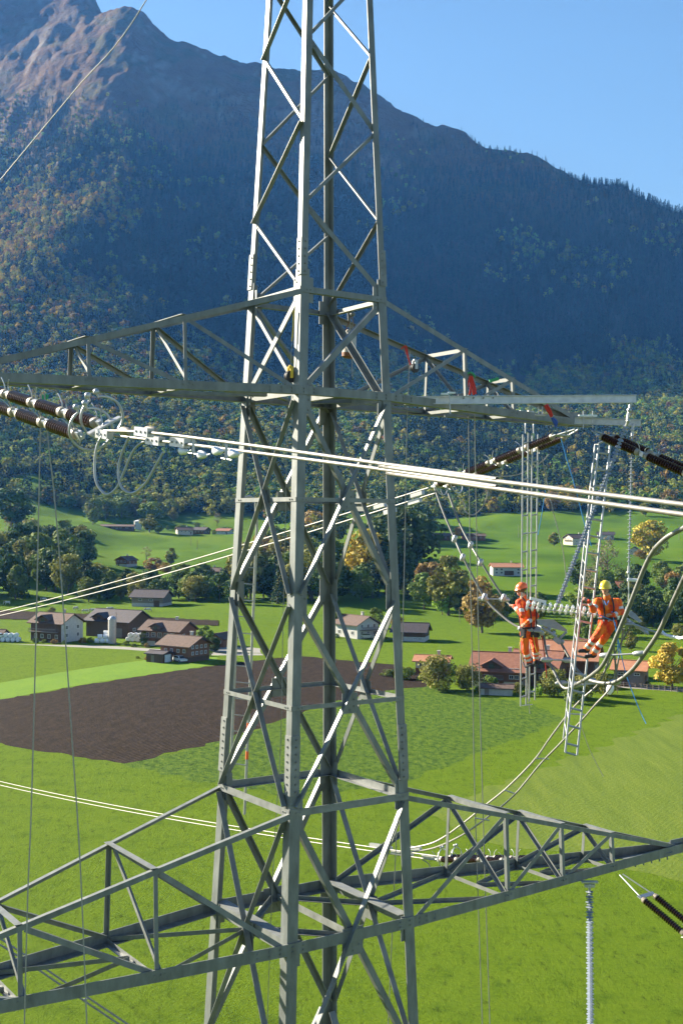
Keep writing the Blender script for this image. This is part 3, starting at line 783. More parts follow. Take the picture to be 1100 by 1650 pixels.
def forest(P, S_, K_):
    me = bpy.data.meshes.new('mountain_forest'); me.vertices.add(len(P)); me.vertices.foreach_set('co', P.astype(np.float32).ravel())
    R = np.random.default_rng(3)
    a = me.attributes.new('tscale', 'FLOAT', 'POINT'); a.data.foreach_set('value', S_.astype(np.float32))
    a = me.attributes.new('kind_index', 'INT', 'POINT'); a.data.foreach_set('value', K_.astype(np.int32))
    a = me.attributes.new('spin', 'FLOAT', 'POINT'); a.data.foreach_set('value', R.uniform(0, 6.28, len(P)).astype(np.float32))
    me.update()
    o = bpy.data.objects.new('mountain_forest', me); COL.objects.link(o); o['kind'] = 'stuff'
    ng = bpy.data.node_groups.new('forest_scatter', 'GeometryNodeTree')
    ng.interface.new_socket('Geometry', in_out='INPUT', socket_type='NodeSocketGeometry'); ng.interface.new_socket('Geometry', in_out='OUTPUT', socket_type='NodeSocketGeometry')
    N = ng.nodes; L = ng.links
    gi = N.new('NodeGroupInput'); go = N.new('NodeGroupOutput')
    ci = N.new('GeometryNodeCollectionInfo'); ci.inputs[0].default_value = SRC; ci.inputs['Separate Children'].default_value = True; ci.inputs['Reset Children'].default_value = True
    iop = N.new('GeometryNodeInstanceOnPoints'); iop.inputs['Pick Instance'].default_value = True
    def named(nm, typ):
        q = N.new('GeometryNodeInputNamedAttribute'); q.data_type = typ; q.inputs['Name'].default_value = nm; return q.outputs[0]
    L.new(gi.outputs[0], iop.inputs['Points']); L.new(ci.outputs[0], iop.inputs['Instance'])
    L.new(named('kind_index', 'INT'), iop.inputs['Instance Index'])
    cx = N.new('ShaderNodeCombineXYZ'); L.new(named('spin', 'FLOAT'), cx.inputs[2]); L.new(cx.outputs[0], iop.inputs['Rotation'])
    L.new(named('tscale', 'FLOAT'), iop.inputs['Scale'])
    L.new(iop.outputs[0], go.inputs[0])
    md = o.modifiers.new('scatter', 'NODES'); md.node_group = ng
    return o
forest(P, S_, K_)
# ============================================================ houses
mat('wall_white', (.42, .41, .39), .9, col2=(.54, .53, .50), nscale=1.2, p0=.3, p1=.7)
mat('wall_cream', (.50, .44, .34), .9, col2=(.58, .52, .42), nscale=1.2)
mat('wood_dark', (.075, .042, .025), .9, col2=(.13, .075, .045), nscale=2., stretch=(8, 8, .6))
mat('wood_red', (.17, .07, .035), .9, col2=(.24, .11, .06), nscale=2., stretch=(8, 8, .6))
mat('wood_grey', (.16, .13, .11), .9, col2=(.24, .20, .17), nscale=2., stretch=(8, 8, .6))
mat('roof_brown', (.075, .045, .033), .85, col2=(.13, .078, .058), nscale=1.6, bump=.05, bscale=5)
mat('roof_red', (.21, .080, .046), .85, col2=(.29, .12, .07), nscale=1.6, bump=.05, bscale=5)
mat('roof_orange', (.34, .14, .07), .85, col2=(.42, .19, .10), nscale=1.2, bump=.05, bscale=5)
mat('roof_dark', (.034, .026, .030), .7, col2=(.058, .045, .05), nscale=1.6, bump=.05, bscale=5)
mat('window_glass', (.03, .035, .045), .1, spec=.8, col2=(.05, .055, .065), nscale=3)
mat('frame_white', (.66, .65, .62), .6, col2=(.7, .69, .66), nscale=3)
mat('stone_base', (.36, .34, .31), .95, col2=(.46, .44, .4), nscale=2.5, bump=.03, bscale=6)
mat('concrete', (.42, .40, .36), .9, col2=(.50, .48, .44), nscale=1.5)
mat('plastic_white', (.72, .74, .76), .45, col2=(.78, .8, .82), nscale=2.5)
mat('green_shutter', (.05, .12, .06), .7, col2=(.06, .14, .07), nscale=3)
X3 = Vector((1, 0, 0)); Y3 = Vector((0, 1, 0))
def lpart(mb, name, m, parent, smooth=False): return mb.build(name, M(m) if isinstance(m, str) else m, parent, Vector((0, 0, 0)), smooth)
def house(name, label, cat, px, py, L, Wd, H, pitch, rz, wall, roof, base=None, win=(), doors=(), balcony=(), dormer=None, chim=True, over=.9, group=None, ymin=60, dz=0, sc=.87, clad=None):
    """ridge along local x; front eaves wall faces local -y, gable ends +-x.  win/doors: (side, along, height, w, h) side in 'f','g','b','h'"""
    gp = ground_at(px, py, ymin)
    o = thing(name, label, cat, gp + Vector((0, 0, dz)), RAD(rz), group, world=False)
    o.scale = (sc, sc, sc)
    p = math.tan(RAD(pitch)); rh = Wd / 2 * p
    mb = MB(); hb = 1.3 if base else 0
    zb = -1.5 if not base else hb
    a, b = L / 2, Wd / 2
    mb.add([(-a, -b, zb), (a, -b, zb), (a, b, zb), (-a, b, zb), (-a, -b, H), (a, -b, H), (a, b, H), (-a, b, H), (-a, 0, H + rh), (a, 0, H + rh)],
           [(0, 1, 5, 4), (2, 3, 7, 6), (1, 2, 6, 9, 5), (3, 0, 4, 8, 7), (0, 3, 2, 1), (4, 5, 9, 8), (6, 7, 8, 9)])
    lpart(mb, 'wall', wall, o)
    if clad:
        mb = MB(); mb.box((0, -b - .012, H / 2), L - .3, .024, H - .1); lpart(mb, 'timber_front', clad, o)
    if base:
        mb = MB(); mb.box((0, 0, (hb - 1.6) / 2), L + .08, Wd + .08, hb + 1.6); lpart(mb, 'stone_base', base, o)
    mb = MB(); t = .22; ov = over; ex = a + ov
    for s in (-1, 1):
        y1 = s * (b + ov); z1 = H - ov * p + .10; z0 = H + rh + .10
        mb.add([(-ex, 0, z0), (ex, 0, z0), (ex, y1, z1), (-ex, y1, z1), (-ex, 0, z0 + t), (ex, 0, z0 + t), (ex, y1, z1 + t), (-ex, y1, z1 + t)],
               [(0, 1, 2, 3), (7, 6, 5, 4), (0, 4, 5, 1), (1, 5, 6, 2), (2, 6, 7, 3), (3, 7, 4, 0)])
    mb.box((0, 0, H + rh + .34), 2 * ex, .35, .12)
    rf = lpart(mb, 'roof', roof, o)
    if chim:
        mb = MB(); mb.box((L * .18, Wd * .08, H + rh + .55), .7, .6, 1.5); mb.box((L * .18, Wd * .08, H + rh + 1.36), .95, .85, .1); lpart(mb, 'chimney', 'concrete', rf)
    def place(side, u, z, w, h, dep):
        if side == 'f': return Vector((u, -b - dep, z)), X3, Z3, -Y3
        if side == 'b': return Vector((u, b + dep, z)), X3, Z3, Y3
        if side == 'g': return Vector((a + dep, u, z)), Y3, Z3, X3
        return Vector((-a - dep, u, z)), Y3, Z3, -X3
    for sd, u, z, w, h in win:
        c, xa, za, n = place(sd, u, z, w, h, .03); mb = MB()
        for du, dz_, ww, hh in ((0, h / 2, w + .16, .1), (0, -h / 2, w + .16, .1), (-w / 2, 0, .1, h), (w / 2, 0, .1, h), (0, 0, .06, h)):
            mb.box(c + xa * du + za * dz_, ww, .08, hh, xa, n, za)
        f = lpart(mb, 'window', 'frame_white', o)
        mb = MB(); mb.box(c - n * .005, w - .06, .03, h - .06, xa, n, za); lpart(mb, 'pane', 'window_glass', f)
    for sd, u, z, w, h, mm in doors:
        c, xa, za, n = place(sd, u, z, w, h, .04); mb = MB(); mb.box(c, w, .08, h, xa, n, za)
        d = lpart(mb, 'door', mm, o)
        mb = MB(); mb.box(c + xa * w * .38 + n * .08, .08, .08, .3, xa, n, za); lpart(mb, 'handle', 'bolt', d)
    for sd, u, z, w in balcony:
        c, xa, za, n = place(sd, u, z, w, 1, 0); mb = MB()
        mb.box(c + n * .65, w, 1.3, .14, xa, n, za); mb.box(c + n * 1.26 + za * .95, w, .08, .1, xa, n, za)
        k = max(4, int(w / .45))
        for i in range(k + 1): mb.box(c + n * 1.26 + xa * (-w / 2 + w * i / k) + za * .5, .12, .05, .95, xa, n, za)
        lpart(mb, 'balcony', 'wood_grey', o)
    if dormer:
        u, w, s = dormer       # cross gable on the front slope
        y0 = -b - .1; mb = MB(); hh = H + w / 2 * p * .9; hb2 = H - .4
        mb.add([(u - w / 2, y0, hb2), (u + w / 2, y0, hb2), (u + w / 2, y0, H + .9), (u, y0, H + .9 + w / 2 * p), (u - w / 2, y0, H + .9), (u - w / 2, 0, hb2), (u + w / 2, 0, hb2), (u + w / 2, 0, H + .9), (u, 0, H + .9 + w / 2 * p), (u - w / 2, 0, H + .9)],
               [(0, 1, 2, 3, 4), (1, 6, 7, 2), (5, 0, 4, 9), (6, 5, 9, 8, 7), (0, 5, 6, 1), (2, 7, 8, 3), (3, 8, 9, 4)])
        dm = lpart(mb, 'dormer', s, o)
        mb = MB()
        for q in (-1, 1):
            x1 = u + q * (w / 2 + .5); z1 = H + .9 - .5 * p + .08; z0 = H + .9 + w / 2 * p + .08
            mb.add([(u, y0 - .7, z0), (x1, y0 - .7, z1), (x1, .0, z1), (u, .0, z0), (u, y0 - .7, z0 + .18), (x1, y0 - .7, z1 + .18), (x1, .0, z1 + .18), (u, .0, z0 + .18)], [(0, 1, 2, 3), (7, 6, 5, 4), (0, 4, 5, 1), (1, 5, 6, 2), (2, 6, 7, 3), (3, 7, 4, 0)])
        lpart(mb, 'dormer_roof', roof, dm)
        mb = MB(); mb.box((u, y0 - .03, H + .7), 1.2, .06, 1.0, X3, Y3, Z3); lpart(mb, 'window', 'window_glass', dm)
    return o
fw = lambda zs, us, sd='f', w=1.0, h=1.1: [(sd, u, z, w, h) for z in zs for u in us]
house('farmhouse', 'old farmhouse with brown roof, long balcony and white right gable wall at the ploughed strip', 'house', 92, 1033, 12, 9.5, 5.6, 27, -28, 'wall_white', 'roof_brown', None,
      fw((2., 4.3), (-2.6, 2.4), 'g') + fw((1.6,), (-4, -1.5, 1.2, 4)), [('f', 0, 1.0, 1.1, 2, 'wood_dark')], [('f', -.6, 2.9, 10.5)], (-1.2, 4.6, 'wood_dark'), clad='wood_dark')
house('barn', 'big dark barn with purple black roof behind the silo', 'barn', 192, 1024, 16.5, 11.5, 4.9, 27, -28, 'wood_dark', 'roof_dark', None,
      fw((2.4,), (-3, 3), 'g', 1.2, .9), [('g', 0, 1.5, 3., 3., 'wood_grey'), ('f', 4.2, 1.4, 3., 2.8, 'wood_grey')], (), (-3.2, 5., 'wood_dark'), chim=False)
house('farmhouse', 'balcony house with dark brown roof and pale verandah right of the big barn', 'house', 272, 1040, 13, 9.2, 4.5, 27, -26, 'wood_red', 'roof_brown', 'wall_cream',
      fw((3.2,), (-4.4, -2.2, 0, 2.2, 4.4), 'f', 1.3, 1.2) + fw((3.,), (-2, 2), 'g'), [('f', -1, 1.05, 1.1, 2, 'wood_dark')], [('f', 0, 2.4, 11)], (-1.4, 3.6, 'wood_dark'))
house('log_chalet', 'red brown log chalet with wide brown roof beside the parked white car', 'house', 298, 1064, 9.6, 8.2, 4.3, 24, -33, 'wood_red', 'roof_brown', 'wood_dark',
      fw((2.2, 3.8), (-2.6, -.9, .9, 2.6), 'g', .8, .8) + fw((2.8,), (-3, -1, 1.2, 3.2), 'f', .8, .8), [('f', 0, 1.05, 1.1, 2, 'wood_dark')], (), None, over=1.2)
house('garage_shed', 'low dark garage shed with a pale door in front of the log chalet', 'shed', 257, 1067.5, 5.2, 4.2, 2.1, 14, -28, 'wood_dark', 'roof_dark', None, (), [('g', 0, 1.05, 2.5, 1.9, 'plastic_white'), ('f', -.6, .9, .9, 1.8, 'wood_grey')], chim=False, over=.5)
house('wooden_hut', 'small orange brown hut with gable front beside the left pylon leg', 'hut', 357, 1041, 6.5, 5.6, 2.3, 25, 62, 'wood_red', 'roof_brown', None, fw((1.5,), (-1.6,), 'h', .7, .7), [('h', .8, 1.0, 1.6, 2, 'wood_dark')], chim=False, over=.6)
house('barn', 'lone shingled barn standing at the edge of the shady belt', 'barn', 245, 976, 13, 9.5, 3.8, 26, -14, 'wood_grey', 'roof_dark', 'stone_base', fw((2.6,), (-3, 1.5), 'f', 1.4, .8), [('f', 4, 1.2, 2.4, 2.4, 'wood_dark')], chim=False, over=1.1)
house('chalet', 'little chalet with brown roof alone on the shaded hillside', 'house', 204, 912, 9.5, 8.4, 3.6, 25, 62, 'wood_red', 'roof_brown', 'wall_white', fw((2.9,), (-2.6, 0, 2.6), 'h', 1.1, .9) + fw((2.2,), (-2, 2), 'f'), [('h', 2, 1.0, 1., 1.9, 'wood_dark')], [('h', 0, 2.2, 7)], chim=True)
house('cattle_shed', 'long low dark cattle shed beside the pale silo tower on the hill', 'shed', 190, 853, 26, 10, 2.4, 15, 2, 'wood_dark', 'roof_brown', None, fw((1.4,), (-8, -3, 3, 8), 'f', 2, .8), [('f', 0, 1.1, 2.4, 2.2, 'wood_grey')], chim=False)
house('chalet', 'leftmost hamlet chalet with cream walls and gable to the left', 'house', 297, 861, 12, 9, 3.4, 24, 20, 'wall_cream', 'roof_brown', None, fw((2.2,), (-3, 0, 3), 'f') + fw((2.,), (-2, 2), 'h'), [('f', 4.4, 1, 1, 2, 'wood_dark')])
house('chalet', 'middle hamlet chalet with dark timber walls', 'house', 325, 861, 11, 9, 3.6, 25, -25, 'wood_dark', 'roof_dark', None, fw((2.2,), (-3, 0, 3), 'f') + fw((2.,), (-2, 2), 'g'), [('f', 4, 1, 1, 2, 'wood_red')])
house('farmhouse', 'red roofed hamlet house with a white wall next to the left pylon leg', 'house', 362, 861, 12, 9, 3., 22, -20, 'wall_white', 'roof_red', None, fw((1.9,), (-3, 0, 3), 'f') + fw((2.,), (-2, 2), 'g'), [('f', 4, 1, 1, 2, 'wood_dark')])
house('farmhouse', 'low brown roof among the trees right of the hillside slope', 'house', 340, 928, 10, 8, 2.6, 22, -8, 'wood_dark', 'roof_brown', None, fw((1.6,), (-3, 3), 'f'), [('f', 0, 1, 1, 2, 'wood_red')])
house('farmhouse', 'white farmhouse with grey brown roof seen between the pylon legs', 'house', 574, 1026, 10.5, 9., 4.2, 26, -48, 'wall_white', 'roof_brown', None,
      fw((1.5, 3.7), (-2.6, 0, 2.6), 'g', .9, 1.0) + fw((1.6,), (-3, 0, 3), 'f', 1.1, 1.1), [('g', 3.6, 1.0, 1., 2, 'wood_dark')], [('g', 0, 2.4, 7)])
house('barn', 'barn with nearly black roof and whitewashed base right of the pylon leg', 'barn', 662, 1031, 9.8, 8.5, 2.9, 27, -14, 'wood_dark', 'roof_dark', 'wall_white', fw((.8,), (2., 3.6), 'f', 1., .6), [('f', -2.6, 1.2, 2., 2., 'wood_grey')], chim=False)
house('cottage', 'small cottage with flat orange red roof behind the orchard trees', 'house', 697, 1084, 7.6, 6.6, 2.9, 16, -12, 'wall_cream', 'roof_orange', 'wood_red', fw((2.1,), (-2.4, 0, 2.4), 'f', 1., .9) + fw((2.,), (-1.4, 1.4), 'g', .9, .9), [('f', 1.2, 1.0, 1., 2, 'wood_dark')], over=.8)
house('farmhouse', 'large farmhouse with red brown roof and front gable behind the orchard', 'farmhouse', 806, 1104, 10.8, 11.5, 3.9, 28, -16, 'wood_red', 'roof_red', 'wall_cream',
      fw((2.4, 3.9), (-4., -2.4, 3.2, 4.4), 'f', .9, .8), [('f', 1, 1.0, 1.1, 2, 'wood_red')], [('f', -2, 1.9, 7)], (-1.2, 4.2, 'wood_dark'), over=1.2)
house('barn', 'steep gabled barn with brown roof joined to the right of the large farmhouse', 'barn', 868, 1102, 9.6, 12., 3.8, 30, -24, 'wood_dark', 'roof_red', None, fw((2.2,), (-2, 2), 'f', 1, .9), [('f', -3.2, 1.4, 2.2, 2.8, 'wood_red')], (), (2., 3.6, 'wood_dark'), chim=True, over=1.2)
house('barn', 'long barn under a broad orange roof behind the hanging ladders', 'barn', 908, 1087, 15.5, 12., 4.6, 29, -18, 'wood_dark', 'roof_orange', None, fw((2.2,), (-2, 2), 'g', 1, .9), [('g', 0, 1.4, 2.6, 2.8, 'wood_grey')], chim=False, over=1.2)
house('barn', 'small barn with orange roof and grey plank walls at the farm lane', 'barn', 1016, 1106, 6.6, 6., 3.9, 26, -24, 'wood_grey', 'roof_orange', None, fw((2.9,), (-1.8, 1.8), 'f', 1.2, .5), [('f', -1.2, 1.2, 2.2, 2.4, 'wood_dark'), ('g', 0, 1.2, 2., 2.4, 'wood_dark')], chim=False, over=.9)
house('woodshed', 'low woodshed with dark roof below the large farmhouse', 'shed', 800, 1121, 6.5, 3.6, 1.4, 16, -12, 'wood_dark', 'roof_brown', 'stone_base', (), [('f', -2, .8, 1., 1.5, 'wood_grey')], chim=False, over=.5)
house('farmhouse', 'white walled farm with orange red roof on the meadow above the left lineman', 'farmhouse', 815, 927, 16, 10, 4.4, 20, 2, 'wall_white', 'roof_orange', None, fw((1.5, 3.2), (-6, -3.4, 5.6), 'f', 1.2, 1.1), [('f', .6, 1.3, 5., 2.4, 'wood_dark')], over=.8)
house('farmhouse', 'meadow chalet with cream gable and brown red roof upper right', 'farmhouse', 928, 877, 15, 12, 4.4, 24, 24, 'wall_cream', 'roof_brown', None, fw((2.2, 3.8), (-3, 0, 3), 'h') + fw((2.,), (-4, 0, 4), 'f'), [('f', 2, 1.1, 1.2, 2.2, 'wood_dark')], [('h', 0, 2.8, 9)])
house('shed', 'tiny white gabled shed on the upper right meadow', 'shed', 1022, 893, 6.5, 6, 2.6, 34, 68, 'wall_white', 'roof_dark', None, fw((1.8,), (1.6,), 'h', .8, .7), [('h', -.8, 1, 1.2, 2, 'wood_dark')], chim=False, over=.5)
house('farmhouse', 'distant farmhouse with dull red roof just right of the pylon leg', 'farmhouse', 710, 870, 14, 9, 3., 22, -10, 'wood_dark', 'roof_brown', None, fw((1.8,), (-4, 0, 4), 'f'), [('f', 5.5, 1, 1.1, 2, 'wood_red')])
house('farmhouse', 'distant long farmhouse with rust roof beyond the vertical ropes', 'farmhouse', 762, 870, 17, 9, 2.8, 20, 4, 'wood_red', 'roof_brown', None, fw((1.8,), (-5, 0, 5), 'f'), [('f', 3, 1, 1.1, 2, 'wood_dark')])
house('farmhouse', 'distant slate roofed house beside the upper right chalet', 'farmhouse', 975, 868, 12, 9, 3., 22, -10, 'wall_white', 'roof_dark', None, fw((1.8,), (-4, 0, 4), 'f'), [('f', 5, 1, 1.1, 2, 'wood_red')])
house('farmhouse', 'red roof peeping out beside the yellow helmet of the right lineman', 'farmhouse', 1012, 958, 10, 8, 3.4, 30, -8, 'wall_white', 'roof_red', None, fw((1.8,), (-3, 0, 3), 'f'), [('f', 4, 1, 1.1, 2, 'wood_dark')], chim=False)
house('farmhouse', 'dim roof among the slope trees behind the pylon', 'farmhouse', 640, 868, 12, 9, 3., 24, -15, 'wall_cream', 'roof_brown', None, fw((1.8,), (-4, 0, 4), 'f'), [('f', 5, 1, 1.1, 2, 'wood_red')])
house('hut', 'small hut at the left picture edge beside white bales', 'hut', -4, 1033, 5, 4.5, 2.2, 24, -10, 'wood_grey', 'roof_brown', None, fw((1.3,), (1,), 'f', .8, .7), [('f', -1, .95, 1, 1.8, 'wood_dark')], chim=False, over=.5)
# silo, bale stacks, tower
g0 = ground_at(181, 1037)
sl_ = thing('silo', 'grey round silo in front of the big dark barn', 'silo', g0, world=False)
mb = MB(); mb.lathe((0, 0, -1), Z3, [(0, 1.05), (7.2, 1.05)], 18)
for z in (1.5, 3, 4.5, 6): mb.lathe((0, 0, z), Z3, [(0, 1.09), (.12, 1.09)], 18)
lpart(mb, 'shell', 'concrete', sl_, True)
mb = MB(); mb.lathe((0, 0, 6.2), Z3, [(0, 1.12), (.3, 1.0), (.65, .6), (.8, .1)], 18); lpart(mb, 'cap', 'galv', sl_, True)
mb = MB()
for x in (-.2, .2): mb.bar((x, -1.2, 0), (x, -1.2, 6.6), .05, .05)
for i in range(16): mb.bar((-.2, -1.2, .4 + i * .4), (.2, -1.2, .4 + i * .4), .04, .04)
lpart(mb, 'ladder', 'galv', sl_)
g0 = ground_at(222, 853)
t_ = thing('silo_tower', 'squat pale silo tower on the hill meadow', 'silo', g0, world=False)
mb = MB(); mb.lathe((0, 0, -1), Z3, [(0, 2.7), (7.0, 2.7)], 20); lpart(mb, 'shell', 'concrete', t_, True)
mb = MB(); mb.lathe((0, 0, 6), Z3, [(0, 2.9), (1.0, .2)], 20); lpart(mb, 'cap', 'plastic_white', t_, True)
def bales(px, py, spots, where):
    g0 = ground_at(px, py); cnt = {}
    for i, (x, y, z, r) in enumerate(spots):
        mb = MB(); R = .62; L = 1.2; c = g0 + Vector((x, y, R * .98 + z)); a = Vector((cos(r), sin(r), 0))
        mb.lathe(c - a * L / 2, a, [(0, R * .9), (.08, R), (L - .08, R), (L, R * .9)], 12)
        row = 'bottom' if z < .5 else ('upper' if z < 1.5 else 'topmost'); cnt[row] = cnt.get(row, 0) + 1
        solo(mb, 'wrapped_bale', M('plastic_white'), 'white bale, ' + ORD[cnt[row] - 1] + ' in the ' + row + ' row, ' + where, 'bale', 'white bales ' + where, True)
bales(168, 1037, [(-1.8, 0, 0, .2), (-.4, .1, 0, .2), (1., 0, 0, .2), (2.3, .2, 0, .2), (-1.1, .1, 1.05, .2), (.3, .1, 1.05, .2), (1.6, .1, 1.05, .2), (.2, 1.3, 1.9, .2)], 'piled in front of the big dark barn')
bales(222, 1034, [(-2.4 + i * 1.3, i * -.15, 0, 1.4) for i in range(6)] + [(-1.8 + i * 1.3, i * -.15, 1.08, 1.4) for i in range(5)], 'stacked between the barn and the balcony house')
bales(14, 1034, [(-2.6 + i * 1.3, 0, 0, 1.4) for i in range(5)] + [(-1.9 + i * 1.3, 0, 1.08, 1.4) for i in range(4)], 'beside the hut at the left edge')
# garden shrubs round the farms
for i, (px, py, h_, k_, lab) in enumerate([(58, 1036, 9, 'bush', 'clipped garden bush at the left corner of the white gabled farmhouse'), (72, 1037, 7, 'bush', 'low garden bush below the farmhouse balcony'), (88, 1038, 9, 'rustbush', 'reddish garden shrub in front of the farmhouse door'),
    (104, 1038, 7, 'bush', 'low green shrub under the white gable wall'), (134, 1037, 10, 'rustbush', 'reddish shrub between the farmhouse and the big barn'), (146, 1036, 9, 'bush', 'green shrub at the left corner of the big barn'), (204, 1041, 8, 'bush', 'green shrub right of the silo'), (238, 1044, 8, 'rustbush', 'reddish shrub along the lane below the balcony house'),
    (216, 1043, 7, 'bush', 'small lane side shrub below the bale stack'), (336, 1058, 10, 'bush', 'green shrub at the right corner of the log chalet'), (236, 1063, 6, 'rustbush', 'dry shrub on the bank left of the garage shed'), (222, 1062, 5, 'bush', 'small weed clump left of the garage shed'),
    (772, 1118, 12, 'bush', 'green shrub left of the woodshed'), (850, 1122, 13, 'bush', 'green shrub right of the woodshed'), (834, 1118, 17, 'oldtree', 'grey green fruit tree before the front gable of the large farmhouse'), (868, 1124, 22, 'bright', 'bright green fruit tree before the joined barn'), (878, 1118, 16, 'olive', 'olive garden tree beside the joined barn'), (1042, 1108, 10, 'bush', 'green shrub behind the small orange roofed barn'), (664, 1086, 9, 'bush', 'green shrub before the orange roofed cottage'),
    (542, 1028, 8, 'bush', 'green shrub at the left corner of the white farmhouse'), (606, 1029, 7, 'rustbush', 'reddish shrub right of the white farmhouse')]):
    tree_px(k_, px, py, h_, lab, None, 1., 'bush' if 'bush' in k_ else 'tree')
# utility poles
def pole(px, py, hp, lab, arms=True):
    g0 = ground_at(px, py); h = hp * g0.y / F_PX; r = max(.11, .5 * g0.y / F_PX * .9)
    o = thing('utility_pole', lab, 'pole', g0, world=False)
    mb = MB(); mb.tube([(0, 0, -.5), (0, 0, h)], [r, r * .7], 8); lpart(mb, 'mast', 'wood_grey', o, True)
    if arms:
        mb = MB(); mb.box((0, 0, h - .5), 1.5, .1, .12)
        for x in (-.6, .6): mb.tube([(x, 0, h - .45), (x, 0, h - .15)], .06, 6)
        lpart(mb, 'cross_piece', 'wood_dark', o)
pole(187, 1040, 53, 'tall pale pole beside the silo', False)
pole(331, 1048, 22, 'short pole right of the balcony house', False)
pole(740, 1003, 24, 'wooden pole on the bank by the round brown tree')
pole(308, 862 + 18, 20, 'thin pole on the hill meadow below the hamlet', False)
pole(318, 886, 16, 'second thin pole on the hill meadow below the hamlet', False)
pole(1093, 870, 24, 'pole at the upper right meadow edge', False)
pole(835, 866, 20, 'pole between the distant farms and the meadow chalet', False)
# cars
def car(px, py, rz, lab, mcol):
    g0 = ground_at(px, py); o = thing('parked_car', lab, 'car', g0, RAD(rz), world=False)
    prof = [(-2.05, .35), (2.05, .35), (2.1, .75), (1.3, .9), (.7, 1.42), (-1.0, 1.46), (-1.75, 1.0), (-2.1, .9)]
    mb = MB(); n = len(prof); vs = [(x, -.84, z) for x, z in prof] + [(x, .84, z) for x, z in prof]
    mb.add(vs, [tuple(range(n - 1, -1, -1)), tuple(range(n, 2 * n))] + [(i, (i + 1) % n, (i + 1) % n + n, i + n) for i in range(n)])
    lpart(mb, 'body', mcol, o)
    for s in (-1, 1):
        mb = MB(); y = s * .85
        mb.add([(-1.5, y, .98), (1.1, y, .98), (.65, y, 1.36), (-.95, y, 1.38)], [(0, 1, 2, 3) if s < 0 else (3, 2, 1, 0)]); lpart(mb, 'side_window', 'window_glass', o)
        for x in (-1.3, 1.3):
            mb = MB(); mb.lathe((x, s * .7, .33), Y3 * s, [(0, .33), (.2, .33)], 12); w = lpart(mb, 'wheel', 'black_rubber', o)
            mb = MB(); mb.lathe((x, s * .9, .33), Y3 * s, [(0, .19), (.01, .19)], 10); lpart(mb, 'rim', 'galv', w)
    for x0, z0, x1, z1 in ((1.28, .93, .74, 1.38), (-1.72, 1.02, -1.05, 1.42)):
        s = 1 if x0 > 0 else -1; mb = MB(); q = .02 * s
        mb.add([(x0 + q, -.7, z0), (x0 + q, .7, z0), (x1 + q, .62, z1), (x1 + q, -.62, z1)], [(0, 1, 2, 3)]); lpart(mb, 'windscreen', 'window_glass', o)
    for s in (-1, 1):
        mb = MB(); mb.box((2.1, s * .6, .66), .06, .3, .14); lpart(mb, 'headlight', 'glass_disc', o)
mat('car_white', (.75, .77, .8), .25, coat=.6, col2=(.78, .8, .82), nscale=2)
mat('car_silver', (.45, .48, .52), .3, .4, coat=.6, col2=(.48, .5, .54), nscale=2)
car(290, 1068, -55, 'white car parked between the garage shed and the log chalet', 'car_white')
car(328, 1049, 12, 'pale silver car parked behind the log chalet', 'car_silver')
car(590, 1029, 6, 'silver car in front of the white farmhouse', 'car_silver')
# cows
mat('cow_hide', (.62, .58, .50), .9, col2=(.20, .13, .08), nscale=1.3, p0=.5, p1=.55)
def cow(px, py, rz, where):
    g0 = ground_at(px, py); mb = MB(); c, s = cos(RAD(rz)), sin(RAD(rz))
    T = lambda x, y, z: g0 + Vector((c * x - s * y, s * x + c * y, z))
    mb.tube([T(-1.0, 0, 1.0), T(-.85, 0, 1.02), T(-.4, 0, .95), T(.2, 0, .93), T(.65, 0, 1.02), T(.9, 0, 1.1), T(1.15, 0, 1.0), T(1.35, 0, .62), T(1.5, 0, .36), T(1.56, 0, .2)],
            [.12, .30, .36, .38, .36, .26, .19, .16, .14, .09], 10)
    for x, y in ((-.8, .2), (-.8, -.2), (.62, .2), (.62, -.2)): mb.tube([T(x, y, .95), T(x - .04, y, .5), T(x, y, .02)], [.15, .08, .06], 7)
    mb.tube([T(-1.05, 0, 1.1), T(-1.2, 0, .8), T(-1.18, 0, .45)], [.04, .03, .05], 5)
    for y in (-.16, .16): mb.tube([T(1.25, y * .6, .8), T(1.22, y * 1.9, .85)], [.05, .02], 5)
    solo(mb, 'cow', M('cow_hide'), 'grazing cow ' + where, 'cow', None, True)
for a in ((177, 985, 20, 'right of centre on the pasture behind the big barn'), (150, 987, 190, 'directly above the big barn roof'), (137, 988, 10, 'above the left end of the big barn roof'), (237, 986, 5, 'in front of the lone shingled barn'),
          (70, 969, 0, 'in the shade at the foot of the left wood'), (12, 975, 170, 'nearest the left picture edge on the shaded pasture'), (122, 984, 60, 'between the barn roof and the left wood')): cow(*a)
# lane fence
gA, gB = ground_at(995, 1108), ground_at(1130, 1121)
fo = thing('lane_fence', 'low wooden fence along the farm lane', 'fence', gA, world=True)
nseg = 14
for i in range(nseg + 1):
    q = gA.lerp(gB, i / nseg); mb = MB(); mb.bar(q - Z3 * .2, q + Z3 * 1.0, .12, .12, X3); part(mb, 'post', M('wood_grey'), fo)
for z in (.5, .85):
    mb = MB(); mb.bar(gA + Z3 * z, gB + Z3 * z, .06, .1); part(mb, 'rail', M('wood_grey'), fo)
